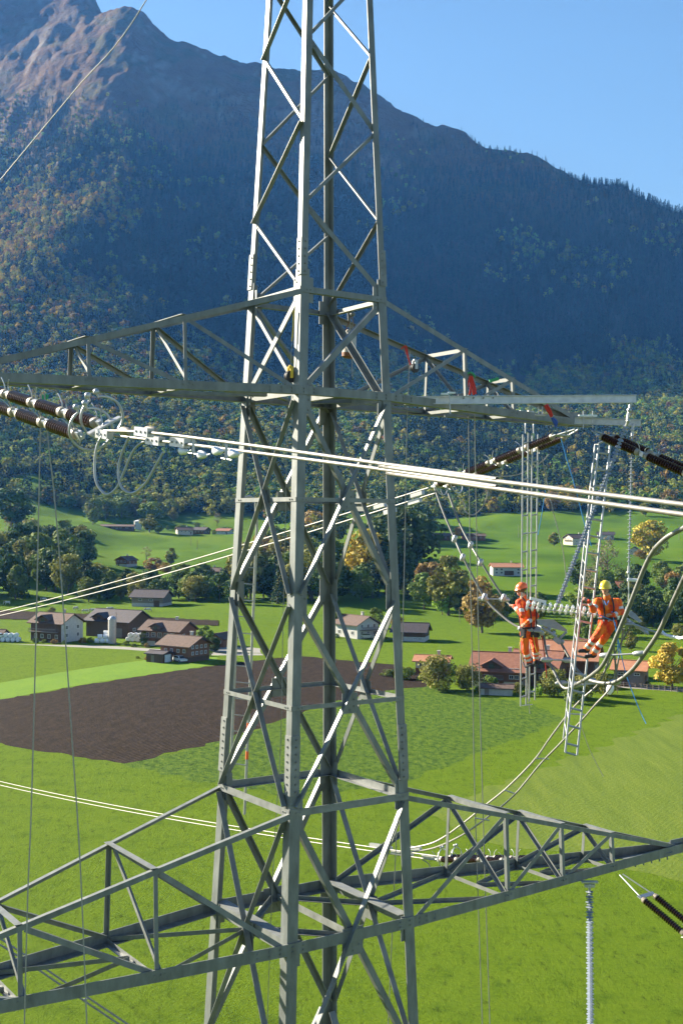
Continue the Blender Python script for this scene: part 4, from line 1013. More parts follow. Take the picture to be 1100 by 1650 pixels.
# ============================================================ lattice pylon
pylon = thing('lattice_pylon', 'tall grey steel lattice pylon with two pairs of crossarms', 'pylon', TW(0, 0, 0).xy.to_3d())
ZT, ZU, ZM, ZP, ZQ, ZS, ZV = 3.8066, 2.067, .3458, -1.2934, -3.0268, -4.6918, -6.9224
def hw(z): return (2 - .0754 * (z - ZM)) / 2
SG = {'L': (-1, 1), 'N': (-1, -1), 'R': (1, -1), 'B': (1, 1)}
def cn(k, z, inset=0.):
    s = SG[k]; h = hw(z) - inset
    return TW(s[0] * h, s[1] * h, z)
def fin(k):  # flange directions of a leg
    s = SG[k]; return U3 * -s[0], V3 * -s[1]
FACES = [('L', 'N', -U3), ('N', 'R', -V3), ('R', 'B', U3), ('B', 'L', V3)]
def leg_a(z): return .125 if z > ZT + .3 else (.165 if z > ZS - .1 else .20)
ZTOP = 13.2
for k in 'LNRB':
    d1, d2 = fin(k)
    mb = MB()
    for z0, z1, a in ((ZTOP, ZT + .35, .125), (ZT + .35, ZS + .3, .165), (ZS + .3, -32.5, .20)):
        mb.angle(cn(k, z1), cn(k, z0), d1, d2, a, a * .1)
    lg = part(mb, 'leg', M('steel'), pylon)
    # bolted splice plates, proud of the flanges
    for zc, ln, a in ((ZT + .55, .62, .12), (ZS + .75, .95, .165), (-15., .9, .2)):
        mb = MB(); out = -(d1 + d2) * .004
        p0, p1 = cn(k, zc - ln / 2) + out, cn(k, zc + ln / 2) + out
        mb.prism(p0, p1, [(d1 + d2) * 0, d1 * a, d1 * a - d2 * .014, -(d1 + d2) * .014, d2 * a - d1 * .014, d2 * a])
        part(mb, 'splice_plate', M('steel_sunlit'), lg)
        mb = MB(); n = int(ln / .115)
        for i in range(n):
            p = p0.lerp(p1, (i + .5) / n)
            mb.bolt(p + d1 * a * .55 - d2 * .014, -d2, .017, .016); mb.bolt(p + d2 * a * .55 - d1 * .014, -d1, .017, .016)
        part(mb, 'bolt_row', M('bolt'), lg)
def bar_in_face(p0, p1, n, a, t, off, inward=True, flip=1, m='steel', name='diagonal_brace', parent=None, a2=None, trim=0., edge=None):
    d = (p1 - p0).normalized(); p0 = p0 + d * trim; p1 = p1 - d * trim
    w = d.cross(n).normalized() * flip
    if edge == 'R' and w.x > 0: w = -w
    if edge == 'L' and w.x < 0: w = -w
    mb = MB(); o = n * off - w * a / 2
    mb.angle(p0 + o, p1 + o, w, -n if inward else n, a, t, a2 or a)
    # end bolts
    for q, s in ((p0, 1), (p1, -1)):
        for i in (1, 2):
            mb.bolt(q + d * s * (.05 + .07 * i) + n * (off + (.001 if inward else -.001)), n if inward else -n, .013, .012)
    return part(mb, name, M(m), parent or pylon)
def face_nodes(f, z, inset=.04):
    a, b, n = f; A, B = cn(a, z), cn(b, z); d = (B - A).normalized()
    return A + d * inset, B - d * inset
def zfor(k, py):
    lo, hi = -12., 14.
    for _ in range(40):
        mid = (lo + hi) / 2; p = cn(k, mid); X, Y = px_of(np.array(p.x), np.array(p.y), np.array(p.z))
        if Y > py: lo = mid
        else: hi = mid
    return lo
# zigzag bracing above the upper crossarm
ZIG = {0: [('N', 460), ('L', 360), ('N', 193), ('L', 98)], 1: [('R', 475), ('N', 325), ('R', 215), ('N', 57)],
       2: [('B', 497), ('R', 357), ('B', 257), ('R', 92)], 3: [('L', 490), ('B', 382), ('L', 235), ('B', 126)]}
for fi, seq in ZIG.items():
    a, b, n = FACES[fi]
    zs = [(k, zfor(k, py)) for k, py in seq]
    per = zs[2][1] - zs[0][1]; per2 = zs[3][1] - zs[1][1]
    i = 0
    while zs[-1][1] < ZTOP - 1.2:
        k, z = zs[-2]; zs.append((k, z + (per if len(zs) % 2 == 0 else per2)))
    for i in range(len(zs) - 1):
        (k0, z0), (k1, z1) = zs[i], zs[i + 1]
        p, q = cn(k0, z0), cn(k1, z1); e = (q - p); e.z = 0; e.normalize()
        p = p + e * .05; q = q - e * .05
        thick = (i % 2 == 1) if fi in (0,) else (i % 2 == 0)
        if fi == 0: bar_in_face(p, q, n, .085 if thick else .05, .008, .004, not thick, 1, name='lattice_bar', edge='R')
        elif fi == 1: bar_in_face(p, q, n, .09 if thick else .055, .008, -.02, True, 1, name='lattice_bar', edge='L' if not thick else 'R')
        else: bar_in_face(p, q, n, .06, .008, -.02 - .005 * (i % 2), True, 1 if i % 2 else -1, name='lattice_bar')
    # cap
    p, q = face_nodes(FACES[fi], ZTOP - .1); bar_in_face(p, q, n, .09, .009, -.02, name='strut')
# peak for the earth wire
mb = MB()
for k in 'LNRB': mb.tube([cn(k, ZTOP), TW(0, 0, ZTOP + 1.8)], .04, 6)
part(mb, 'peak', M('steel'), pylon)
# single diagonals between upper arm chords
for fi, (k0, z0, k1, z1, m_) in enumerate([('L', ZU, 'N', ZT, 'steel'), ('N', ZU, 'R', ZT, 'steel'), ('B', ZT, 'R', ZU, 'steel_sunlit'), ('L', ZT, 'B', ZU, 'steel')]):
    n = FACES[fi][2]; p, q = cn(k0, z0), cn(k1, z1); e = (q - p); e.z = 0; e.normalize()
    bar_in_face(p + e * .06 + Z3 * .05, q - e * .06 - Z3 * .05, n, .10, .01, -.022, m=m_)
bar_in_face(cn('L', ZT), cn('N', ZU), -U3, .07, .008, -.034, name='diagonal_brace', trim=.12)
# X panels
def xpanel(zt, zb, a):
    for f in FACES:
        k0, k1, n = f
        A0, B0 = face_nodes(f, zt, .06); A1, B1 = face_nodes(f, zb, .06)
        if k0 == 'L':
            bar_in_face(A0, B1, n, a, .011, .018, False, 1, trim=.1, edge='R'); bar_in_face(B0, A1, n, a, .011, .006, False, 1, trim=.1, edge='R')
        elif k0 == 'N':
            bar_in_face(A0, B1, n, a, .011, -.024, True, 1, trim=.1, edge='L'); bar_in_face(B0, A1, n, a, .011, .006, False, 1, trim=.1, edge='L')
        else:
            bar_in_face(A0, B1, n, a, .011, .006, False, 1, trim=.1)
            bar_in_face(B0, A1, n, a, .011, -.024, True, -1, m='steel', trim=.1)
def gusset(c, n, sx, sz, nb=6, off=.0):
    x = n.cross(Z3).normalized()
    mb = MB(); mb.box(c + n * off, sx, sz, .012, x, Z3, n)
    for i in range(nb):
        a = 2 * PI * i / nb + .5
        mb.bolt(c + n * (off + .006) + x * cos(a) * sx * .34 + Z3 * sin(a) * sz * .34, n, .015, .013)
    return part(mb, 'gusset_plate', M('steel'), pylon)
xpanel(ZU, ZP, .088); xpanel(ZP, ZS, .092)
ZW = ZV - (ZS - ZV)
xpanel(ZS, ZW, .105)
z = ZW
while z > -30:
    z2 = max(-32.3, z - (ZS - ZW) * 1.12); xpanel(z, z2, .14); z = z2
for zc, sz in ((ZM, .34), (ZQ, .34), (ZV, .46)):
    for f in FACES:
        A, B = face_nodes(f, zc); gusset((A + B) / 2, f[2], sz * .9, sz, 6, -.004)
for zc in (ZP, ZU - .1, ZS, ZV, ZT):
    for f in FACES:
        A, B = face_nodes(f, zc, .0); e = (B - A).normalized()
        gusset(A + e * .14, f[2], .24, .42, 5, -.030); gusset(B - e * .14, f[2], .24, .42, 5, -.030)
# horizontal rings
def ring(z, a, t, m='steel_sunlit', off=.012, dn=0., faces=range(4), side=False):
    for i in faces:
        f = FACES[i]; A, B = face_nodes(f, z, .0)
        bar_in_face(A + Z3 * dn, B + Z3 * dn, f[2], a, t, off, True, -1, m=m, name='strut')
ring(ZM, .07, .009); ring(ZQ, .075, .009)
ring(ZT, .10, .01, 'steel', .012, 0, (0, 3)); ring(ZT, .10, .01, 'steel_sunlit', .012, 0, (2,)); ring(ZT, .1, .01, 'steel', .012, 0, (1,))
ring(ZS, .12, .012, 'steel_sunlit', .014)
for z_, a_ in ((ZV, .21), (ZU, .17)):
    for i in (0, 2):
        f = FACES[i]; A, B = face_nodes(f, z_, .0)
        bar_in_face(A + Z3 * a_ / 2, B + Z3 * a_ / 2, f[2], a_, .014, -.035, True, 1, m='steel_sunlit', name='strut', trim=.12)
# plan bracing inside the body
def midf(i, z): A, B = face_nodes(FACES[i], z); return (A + B) / 2
for z_ in (ZV, ZU):
    for i, j, a_, m_ in ((3, 1, .12, 'steel_sunlit'), (0, 1, .08, 'steel'), (3, 2, .08, 'steel'), (0, 3, .08, 'steel')):
        p, q = midf(i, z_) + Z3 * .03 * (1 + (i == 0)), midf(j, z_) + Z3 * .03 * (1 + (i == 0)); d = (q - p).normalized()
        mb = MB(); mb.angle(p + d * .15, q - d * .15, Z3, d.cross(Z3) if i != 3 or j != 1 else -d.cross(Z3), a_, .01)
        part(mb, 'plan_brace', M(m_), pylon)
# crossarms
def crossarm(side, zb, zt, ut, nodes, cb, ctop, wb, tipz):
    s = side; hb, ht = hw(zb), hw(zt)
    def low(v, u):      # point on a bottom chord, v=-1 near / +1 far
        t = max(0, (abs(u) - hb) / (ut - hb)); return TW(s * abs(u), v * (hb * (1 - t) + .06 * t), zb + tipz * t)
    def top(v, u):
        t = max(0, (abs(u) - ht) / (ut - .25 - ht)); return TW(s * abs(u), v * (ht * (1 - t) + .06 * t), zt * (1 - t) + (zb + tipz + .16) * t)
    mb = MB()
    for v in (-1, 1):
        for p, q in ((low(v, 0), low(v, hb)), (low(v, hb), low(v, ut))):
            o = V3 * v * .016
            mb.angle(p + o, q + o, Z3, -V3 * v, cb, cb * .09)
            n = V3 * v
        for u in (hb - .3, hb - .1, hb + .12, hb + .3, hb + .5):
            for dz in (.3, .7): mb.bolt(low(v, u) + V3 * v * .017 + Z3 * cb * dz, V3 * v, .017, .014)
        for u in nodes:
            for k in (-.08, .08): mb.bolt(low(v, u + k) + V3 * v * .017 + Z3 * cb * .6, V3 * v, .014, .012)
    tp = low(-1, ut).lerp(low(1, ut), .5)
    mb.box(tp + Z3 * .02 - U3 * s * .12, .62, .20, .016, U3, V3, Z3)
    mb.box(tp + Z3 * .14 - U3 * s * .22, .50, .016, .30, U3, V3, Z3)
    arm = part(mb, 'crossarm', M('steel'), pylon)
    for v in (-1, 1):
        mb = MB(); a = ctop
        mb.angle(top(v, ht) + V3 * v * .01, top(v, ut - .25) + V3 * v * .01, -Z3, -V3 * v, a, a * .1)
        part(mb, 'top_chord', M('steel'), arm)
        prev = hb
        for i, u in enumerate(nodes):
            mb = MB(); mb.angle(low(v, u) + Z3 * cb * .3 - V3 * v * .004, top(v, u) - Z3 * ctop * .2 - V3 * v * .004, U3 * s, -V3 * v, wb, .007)
            part(mb, 'post', M('steel'), arm)
            mb = MB(); p, q = low(v, prev) + Z3 * cb * .5, top(v, u) - Z3 * ctop * .6
            d = (q - p).normalized(); w = d.cross(V3).normalized()
            mb.angle(p - V3 * v * .012 - w * wb / 2 + d * .08, q - V3 * v * .012 - w * wb / 2 - d * .05, w, -V3 * v, wb * 1.15, .008)
            part(mb, 'arm_brace', M('steel'), arm); prev = u
    prev = hb
    for i, u in enumerate(nodes):
        mb = MB(); p, q = top(-1, u), top(1, u)
        mb.angle(p + Z3 * .008, q + Z3 * .008, U3 * s, -Z3, wb * 1.5, .008, wb * 1.2); part(mb, 'batten', M('steel_sunlit'), arm)
        mb = MB(); p, q = low(-1, u) + Z3 * .012, low(1, u) + Z3 * .012; mb.angle(p, q, U3 * s, Z3, wb * 1.3, .008, wb); part(mb, 'batten', M('steel_sunlit'), arm)
        # diagonal across the post frame
        mb = MB(); p, q = top(1, u) - Z3 * .06 - U3 * s * .012, low(-1, u) + Z3 * .06 - U3 * s * .012
        d = (q - p).normalized(); mb.angle(p, q, d.cross(U3), U3 * -s, wb * .95, .007); part(mb, 'arm_brace', M('steel_sunlit'), arm)
        # K bracing in the bottom plane
        c = (low(-1, prev) + low(1, prev)) / 2 + Z3 * .03
        for v in (-1, 1):
            q = low(v, u) + Z3 * .03; d = (q - c).normalized()
            mb = MB(); mb.angle(c + d * .05, q - d * .05, d.cross(Z3), Z3, wb * 1.0, .007); part(mb, 'arm_brace', M('steel'), arm)
        prev = u
    return arm
arm_lr = crossarm(1, ZV, ZS, 9.75, [3.73, 5.38, 7.02], .19, .085, .072, -.25)
arm_ll = crossarm(-1, ZV, ZS, 9.75, [3.35, 5.35, 7.4], .19, .085, .072, -.25)
arm_ur = crossarm(1, ZU, ZT, 6.6, [2.88, 4.25], .14, .09, .058, -.10)
arm_ul = crossarm(-1, ZU, ZT, 6.6, [2.8, 4.3], .14, .09, .058, -.10)
# access ladder behind the left leg
lad = thing('access_ladder', 'silver access ladder with orange bands hanging behind the left pylon leg', 'ladder', at(390, 1310, 22.3))
mb = MB()
railA = [at(389, 812, 22.0), at(372, 1240, 22.4)]; railB = [at(414, 852, 22.3), at(394, 1312, 22.6)]
mb.tube([at(412, 806, 22.2), at(402, 800, 22.1), at(391, 803, 22.0)] + railA, .028, 8)
part(mb, 'rail', M('alu'), lad, True)
mb = MB(); mb.tube([at(412, 806, 22.2)] + railB, .026, 8); part(mb, 'rail', M('alu'), lad, True)
for i in range(16):
    y = 885 + i * 26.5
    t0 = (y - 812) / (1240 - 812); t1 = (y + 3 - 852) / (1312 - 852)
    mb = MB(); mb.tube([railA[0].lerp(railA[1], t0), railB[0].lerp(railB[1], t1)], .011, 6); part(mb, 'rung', M('alu'), lad, True)
for y in (1170, 1216):
    t = (y - 852) / 460; mb = MB(); mb.tube([railB[0].lerp(railB[1], t - .014), railB[0].lerp(railB[1], t + .014)], .029, 8, True); part(mb, 'marking_band', M('marker_orange'), lad, True)
# ============================================================ insulator strings, conductors, ladders, ropes
def arc_horn(p, d, up, h, mb, curl=.3):
    mb.tube(spline([p, p + up * h * .5 + d * .03, p + up * h * .85 - d * h * curl * .3, p + up * h - d * h * curl], 4), .007, 6)
def rod(parent, a, b, r=.082, ns=18, rc=.040, m='porcelain'):
    d = (b - a); L = d.length; d = d / L; prof = [(0, rc)]
    for i in range(ns):
        t = L * (i + .5) / ns; w = L / ns
        prof += [(t - w * .46, rc), (t - w * .10, r), (t + w * .02, r * .98), (t + w * .14, rc * 1.05)]
    prof.append((L, rc)); mb = MB(); mb.lathe(a, d, prof, 14)
    return part(mb, 'insulator_rod', M(m), parent, True)
def tension_string(name, label, A, B, nrod, rl, gap, start=.35, lat=.19, latv=None, sheds=15, ring=True, r=.088):
    d = (B - A).normalized(); lv = latv or d.cross(Z3).normalized(); up = lv.cross(d).normalized()
    if up.z < 0: up = -up
    o = thing(name, label, 'insulator', A)
    mb = MB()
    for s in (-1, 1): mb.tube([A + lv * s * .05, A + d * start + lv * s * lat], .016, 8)
    mb.box(A + d * start * .98, .02 + lat * 2 + .1, .10, .016, lv, d, up)
    part(mb, 'link', M('galv'), o)
    for s in (-1, 1):
        p = A + d * (start + .05) + lv * s * lat
        for i in range(nrod):
            q = p + d * rl
            rod(o, p + d * .07, q - d * .07, r, sheds)
            mb = MB()
            for c, e in ((p, 1), (q, -1)): mb.lathe(c - d * .01 * e, d * e, [(0, .04), (.015, r * .78), (.075, r * .84), (.095, .045)], 14); part(mb, 'end_cap', M('cap_cream'), o, True); mb = MB()
            mb = MB(); mb.tube([q - d * .02, q + d * (gap + .02)], .022, 8)
            mb.box(q + d * gap / 2, .06, gap * .5, .09, lv, d, up)
            arc_horn(q - d * .02, d, up + lv * s * .3, .2, mb); arc_horn(q + d * gap, -d, up + lv * s * .3, .2, mb); arc_horn(q, d, -up, .12, mb)
            part(mb, 'arcing_horn', M('galv'), o)
            p = q + d * gap
    if ring:
        for s in (-1, 1):
            c = p - d * (.18 + .1 * s) + lv * s * lat * .9; R = .225; pts = []
            for k in range(31):
                a = PI / 2 + .22 + (2 * PI - .44) * k / 30
                pts.append(c + (lv * cos(a) + d * .25 * cos(a)) * R + up * sin(a) * R)
            mb = MB(); mb.tube([pts[0] + up * .05] + pts + [pts[-1] + up * .05], .014, 8)
            mb.ball(pts[0] + up * .06, .034); mb.ball(pts[-1] + up * .06, .034)
            mb.tube([c - up * R, c - up * .05 + d * .05, p - d * .06 + lv * s * lat], .010, 6)
            part(mb, 'grading_ring', M('galv'), o, True)
    mb = MB(); mb.box(p + d * .03, lat * 2 + .14, .09, .02, lv, d, up); part(mb, 'yoke_plate', M('alu'), o)
    return o, p, d, lv, up
def sag(p0, p1, p2, n=24, ext=60):
    """parabola in its own vertical plane through three picture-derived points, carried on past the last"""
    h = lambda p: (p - p0).xy.length
    a, b = h(p1), h(p2); z1, z2 = p1.z - p0.z, p2.z - p0.z
    k = (z2 / b - z1 / a) / (b - a); m = z1 / a - k * a; dr = (p2 - p0).xy.normalized(); L = b + ext; out = []
    for i in range(n + 1):
        t = L * i / n; out.append(Vector((p0.x + dr.x * t, p0.y + dr.y * t, p0.z + m * t + k * t * t)))
    return out
# --- upper left arm, span towards the camera side
A = onu(-84, 616, -6.45); Bp = onu(150, 694, -6.45)
dl = (Bp - A); L_ = dl.length
oL, pe, dL, lvL, upL = tension_string('insulator_string', 'brown double insulator string with two open rings under the left arm', A, Bp, 5, (L_ - .35) / 5 - .16, .16, .30, .13, latv=(U3 * .75 + Z3 * .42).normalized(), sheds=11, r=.075)
def bundle(name, label, lines, r, m='cable', spacer=None, n=8, group=None):
    o = thing(name, label, 'power line', Vector(lines[0][0]), group=group)
    C = []
    for l in lines:
        c = spline(l, n); C.append(c); mb = MB(); mb.tube(c, r, 10); part(mb, 'wire', M(m), o, True)
    return o, C
c1 = [onu(160, 694, -6.45), onu(240, 697, -6.45), onu(400, 717, -6.45), onu(620, 748, -6.45), onu(800, 772, -6.45), onu(1100, 813, -6.45)]
c2 = [onu(170, 700, -6.25), onu(245, 709, -6.25), onu(400, 728, -6.25), onu(620, 757, -6.25), onu(800, 784, -6.25), onu(1100, 829, -6.25)]
for c in (c1, c2):
    e = (c[-1] - c[-2]).normalized(); c.append(c[-1] + e * 30 + Z3 * .3)
oW, CW = bundle('conductor_pair', 'thick pale twin conductor crossing in front of the pylon', [c1, c2], .0145)
def clamp_body(p, d, L, w, h, lat=None):
    mb = MB(); lat = lat or d.cross(Z3).normalized(); up = lat.cross(d).normalized()
    mb.box(p, L, w, h, d, lat, up); return mb, lat, up
for c, x in ((c1, (168, 700)), (c2, (250, 710)), (c1, (232, 696)), (c2, (290, 713))):
    p = onu(x[0], x[1], -6.45 if c is c1 else -6.25); d = (c[3] - c[2]).normalized()
    mb, la, up = clamp_body(p, d, .30, .07, .085); 
    for k in (-.1, 0, .1): mb.bolt(p + d * k - la * .035, -la, .012, .012); mb.bolt(p + d * k + la * .035, la, .012, .012)
    part(mb, 'clamp', M('alu'), oW)
for x, y in ((196, 694), (236, 693)):
    p = onu(x, y, -6.4); mb = MB(); mb.lathe(p, (c1[3] - c1[2]), [(0, .034), (.03, .042), (.16, .042), (.19, .03)], 12); part(mb, 'clamp_collar', M('cap_cream'), oW, True)
# vibration dampers
for x, y, u_ in ((297, 727, -6.25), (352, 727, -6.35), (327, 733, -6.25), (378, 731, -6.35)):
    p = onu(x, y, u_); d = (c1[3] - c1[2]).normalized(); mb = MB()
    mb.lathe(p - d * .07, d, [(0, .030), (.02, .040), (.09, .032), (.13, .018), (.14, .008)], 12); mb.tube([p + d * .06, p + d * .14 + Z3 * .02], .006, 6); part(mb, 'damper', M('plastic_white'), oW, True)
for x in (312, 365):
    pa = onu(x, 704 + (x - 300) * .14, -6.45); pb = pa - Z3 * .14; mb = MB(); mb.tube([pa, pb], .014, 6); d = (c1[3] - c1[2]).normalized(); mb.tube([pb - d * .09, pb + d * .09], .006, 6); part(mb, 'damper_arm', M('alu'), oW)
# open jumper tails hanging from the clamps
for pts, lab, r in (([(166, 700), (157, 718), (153, 745), (155, 775), (166, 793), (176, 796), (189, 785), (200, 760), (214, 728), (228, 714), (244, 711)], 'closed hanging loop of cable below the left clamps', .0135),
                    ([(208, 704), (201, 720), (193, 743), (191, 765), (196, 785), (208, 794), (220, 792), (235, 778), (250, 752), (263, 729)], 'open ended hanging tail of cable below the left clamps', .0135)):
    v0 = onu(200, 700, -6.35).y; mb = MB(); mb.tube(spline([at(x, y, v0 - .004 * (x - 200)) for x, y in pts], 6), r, 10)
    solo(mb, 'cable_tail', M('alu'), lab, 'cable', None, True)
# --- upper right arm, span into the valley
ur = thing  # keep name short
A = onu(928, 692, 6.45); Bp = onu(706, 784, 6.4)
oR, pR, dR, lR, upR = tension_string('insulator_string', 'brown double insulator string running from the upper right arm tip to the valley conductors', A, Bp, 4, ((Bp - A).length - .5) / 4 - .17, .17, .45, .17, sheds=11, r=.080)
w1 = sag(onu(690, 786, 6.3), onu(375, 883, 6.3), onu(0, 986, 6.3)); w2 = sag(onu(700, 795, 6.6), onu(375, 894, 6.6), onu(0, 992, 6.6))
oV, CV = bundle('conductor_pair', 'twin conductor falling left into the valley from the upper right arm', [w1, w2], .017)
for c in ((w1, (672, 796)), (w2, (668, 808)), (w1, (612, 815)), (w2, (628, 824))):
    p = onu(c[1][0], c[1][1], 6.45); d = (w1[1] - w1[2]).normalized(); mb, la, up = clamp_body(p, d, .45, .09, .11); part(mb, 'clamp', M('alu'), oV)
# near side string of the same arm
A = onu(955, 694, 6.5); Bp = onu(1100, 757, 6.5)
dn = (Bp - A).normalized(); En = A + dn * 5.6
oN, pN, dN, lN, upN = tension_string('insulator_string', 'dark double insulator string leaving the upper right arm tip towards the right edge', A, En, 4, 1.05, .18, .35, .17, sheds=15, r=.082)
mb = MB(); mb.tube([pN, pN - V3 * 18 - Z3 * 1.6], .0165, 8); x_ = solo(mb, 'conductor', M('cable'), 'conductor continuing from the dark insulator string beyond the right edge', 'power line', None, True)
# --- lower right arm strings
A = onu(905, 1386, 8.2); Bp = onu(712, 1383, 8.0)
oQ, pQ, dQ, lQ, upQ = tension_string('insulator_string', 'brown insulator string with a yellow wrap behind the lower right arm', A, Bp, 4, ((Bp - A).length - .9) / 4 - .17, .17, .9, .16, sheds=11, r=.078)
mb = MB(); pw = at(808, 1392, 28.6); mb.lathe(pw - dQ * .18, dQ, [(0, .1), (.05, .12), (.3, .12), (.36, .1)], 12); part(mb, 'yellow_wrap', M('sling_yellow'), oQ, True)
w3 = sag(onu(712, 1381, 8.0), onu(400, 1335, 8.0), onu(0, 1259, 8.0)); w4 = sag(onu(714, 1388, 8.3), onu(400, 1341, 8.3), onu(0, 1265, 8.3))
oU, CU = bundle('conductor_pair', 'twin conductor crossing the green field from the lower right arm', [w3, w4], .015)
for x, y in ((690, 1380), (655, 1375), (668, 1367), (622, 1366), (640, 1374), (605, 1362)):
    p = onu(x, y, 8.1); d = (w3[1] - w3[2]).normalized(); mb, la, up = clamp_body(p, d, .5, .08, .09); part(mb, 'clamp', M('alu'), oU)
mb = MB(); mb.tube(spline([at(680, 1385, 30), at(690, 1392, 30), at(698, 1408, 30), at(706, 1415, 30)], 5), .014, 8); part(mb, 'jumper_lug', M('cable'), oU, True)
A = onu(1000, 1409, 8.6); E_ = onu(1100, 1492, 8.7); dn = (E_ - A).normalized()
oX, pX, dX, lX, upX = tension_string('insulator_string', 'dark insulator string dropping to the right edge below the lower right arm', A, A + dn * 6., 4, 1.15, .18, .75, .2, sheds=18, ring=False, r=.076)
# hanging plate under the lower arm tip
mb = MB(); mb.box(TW(8.5, -.05, ZV - .16), 1.3, .3, .02, U3, V3, Z3)
for i in range(5): mb.tube([TW(8.0 + i * .25, -.15, ZV - .18), TW(8.0 + i * .25, -.17, ZV - .30)], .016, 6)
part(mb, 'hanger_plate', M('steel'), arm_lr)
# --- jumper cables of the upper right arm
def P3(pts, y0, y1, x0=690, x1=1100):
    return [at(x, y, y0 + (y1 - y0) * (x - x0) / (x1 - x0)) for x, y in pts]
def ycurve(pts, ys): return [at(p[0], p[1], y) for p, y in zip(pts, ys)]
ja = [(700, 787), (715, 828), (732, 868), (747, 901), (780, 962), (808, 992), (836, 1011), (862, 1014), (874, 1022), (881, 1058), (893, 1084), (909, 1109), (933, 1100), (955, 1086), (975, 1064), (1008, 989), (1042, 905), (1066, 872), (1100, 851)]
ya = np.interp(np.linspace(0, 1, len(ja)), [0, .35, .6, 1], [28.2, 25.8, 24.6, 20.3])
jb = [(722, 795), (740, 843), (758, 878), (774, 905), (812, 964), (838, 988), (862, 1006), (878, 1014), (899, 1031), (912, 1052), (924, 1073), (938, 1088), (956, 1098), (987, 1100), (1016, 1081), (1040, 1050), (1062, 1016), (1085, 966), (1104, 925)]
yb = np.interp(np.linspace(0, 1, len(jb)), [0, .35, .6, 1], [28.6, 25.9, 24.8, 20.8])
JA, JB = ycurve(ja, ya), ycurve(jb, yb)
e = (JA[-1] - JA[-2]); JA += [JA[-1] + e * 1.5 + Vector((0, -.3, -.02)), pN + Vector((0, 0, -.05))]
e = (JB[-1] - JB[-2]); JB += [JB[-1] + e * 1.5, pN + Vector((.1, .1, -.15))]
oJ = thing('jumper_cables', 'long grey twin jumper cable looping below the upper right arm', 'cable', JA[8])
for J in (JA, JB):
    c = spline(J, 6); mb = MB(); mb.tube(c, [(.026 + .016 * min(1, max(0, (i / len(c) - .45) / .3))) for i in range(len(c))], 10); part(mb, 'cable', M('cable_grey'), oJ, True)
def spacer(x0, y0, Y0, x1, y1, Y1):
    a, b = at(x0, y0, Y0), at(x1, y1, Y1); mb = MB(); mb.tube([a, b], .018, 8)
    d = (b - a).normalized()
    for p in (a, b): mb.lathe(p - d * .12, d, [(0, .03), (.05, .055), (.19, .055), (.24, .03)], 10)
    part(mb, 'spacer', M('galv'), oJ, True)
spacer(880, 1063, 24.9, 915, 1064, 24.9); spacer(903, 1101, 24.7, 950, 1097, 24.6); spacer(975, 1056, 23., 1029, 1053, 22.6); spacer(925, 1104, 24.4, 990, 1099, 24.2); spacer(778, 965, 26.4, 812, 966, 26.4)
for x, y, Y in ((732, 868, 27), (745, 898, 26.8), (758, 878, 27.2), (774, 906, 27), (780, 962, 26.3), (811, 963, 26.2)):
    mb = MB(); p = at(x, y, Y); mb.lathe(p - Vector((.03, 0, .09)), Vector((.35, 0, 1)) if x > 100 else Z3, [(0, .03), (.03, .055), (.15, .055), (.18, .03)], 10); part(mb, 'sleeve', M('galv'), oJ, True)
# lower jumper pair running down left to the lower string
k1 = [(1000, 1012), (985, 1048), (966, 1098), (935, 1128), (915, 1150), (885, 1190), (860, 1225), (818, 1268), (780, 1299), (740, 1331), (700, 1357), (655, 1368)]
k2 = [(1004, 1013), (996, 1060), (985, 1104), (958, 1136), (937, 1160), (900, 1200), (870, 1231), (828, 1281), (790, 1313), (745, 1345), (700, 1366), (660, 1373)]
yk = np.interp(np.linspace(0, 1, 12), [0, .3, 1], [24.4, 25.2, 30.2])
oK = thing('jumper_cables', 'thin twin jumper cable with spacers descending to the lower right arm', 'cable', at(870, 1230, 26.5))
for k in (k1, k2): mb = MB(); mb.tube(spline(ycurve(k, yk), 6), .021, 8); part(mb, 'cable', M('cable'), oK, True)
for x0, y0, x1, y1, Y in ((863, 1222, 884, 1223, 26.8), (812, 1273, 829, 1279, 27.6), (764, 1318, 788, 1322, 28.3), (916, 1150, 942, 1152, 25.8)):
    mb = MB(); mb.tube([at(x0, y0, Y), at(x1, y1, Y)], .016, 6); part(mb, 'spacer', M('galv'), oK)
mb = MB(); mb.lathe(at(984, 1104, 25.1), Vector((-.3, 0, -1)), [(0, .05), (.04, .075), (.12, .075), (.2, .04)], 10); part(mb, 'clamp', M('plastic_white'), oK, True)
# twin cable loop below the lower left arm
q1 = [(-60, 1490), (0, 1522), (60, 1561), (120, 1602), (200, 1656), (260, 1700)]; q2 = [(-60, 1478), (0, 1512), (66, 1556), (128, 1598), (214, 1656), (270, 1698)]
oT = thing('jumper_cables', 'pale twin cable with small spacers low behind the lower left arm', 'cable', at(120, 1600, 21))
for q in (q1, q2): mb = MB(); mb.tube(spline([at(x, y, 21.4 - x * .004) for x, y in q], 6), .017, 8); part(mb, 'cable', M('cable'), oT, True)
for (x0, y0), (x1, y1) in (((50, 1555), (60, 1552)), ((132, 1611), (144, 1609))):
    mb = MB(); mb.tube([at(x0, y0, 20.9), at(x1, y1, 20.9)], .014, 6); part(mb, 'spacer', M('galv'), oT)
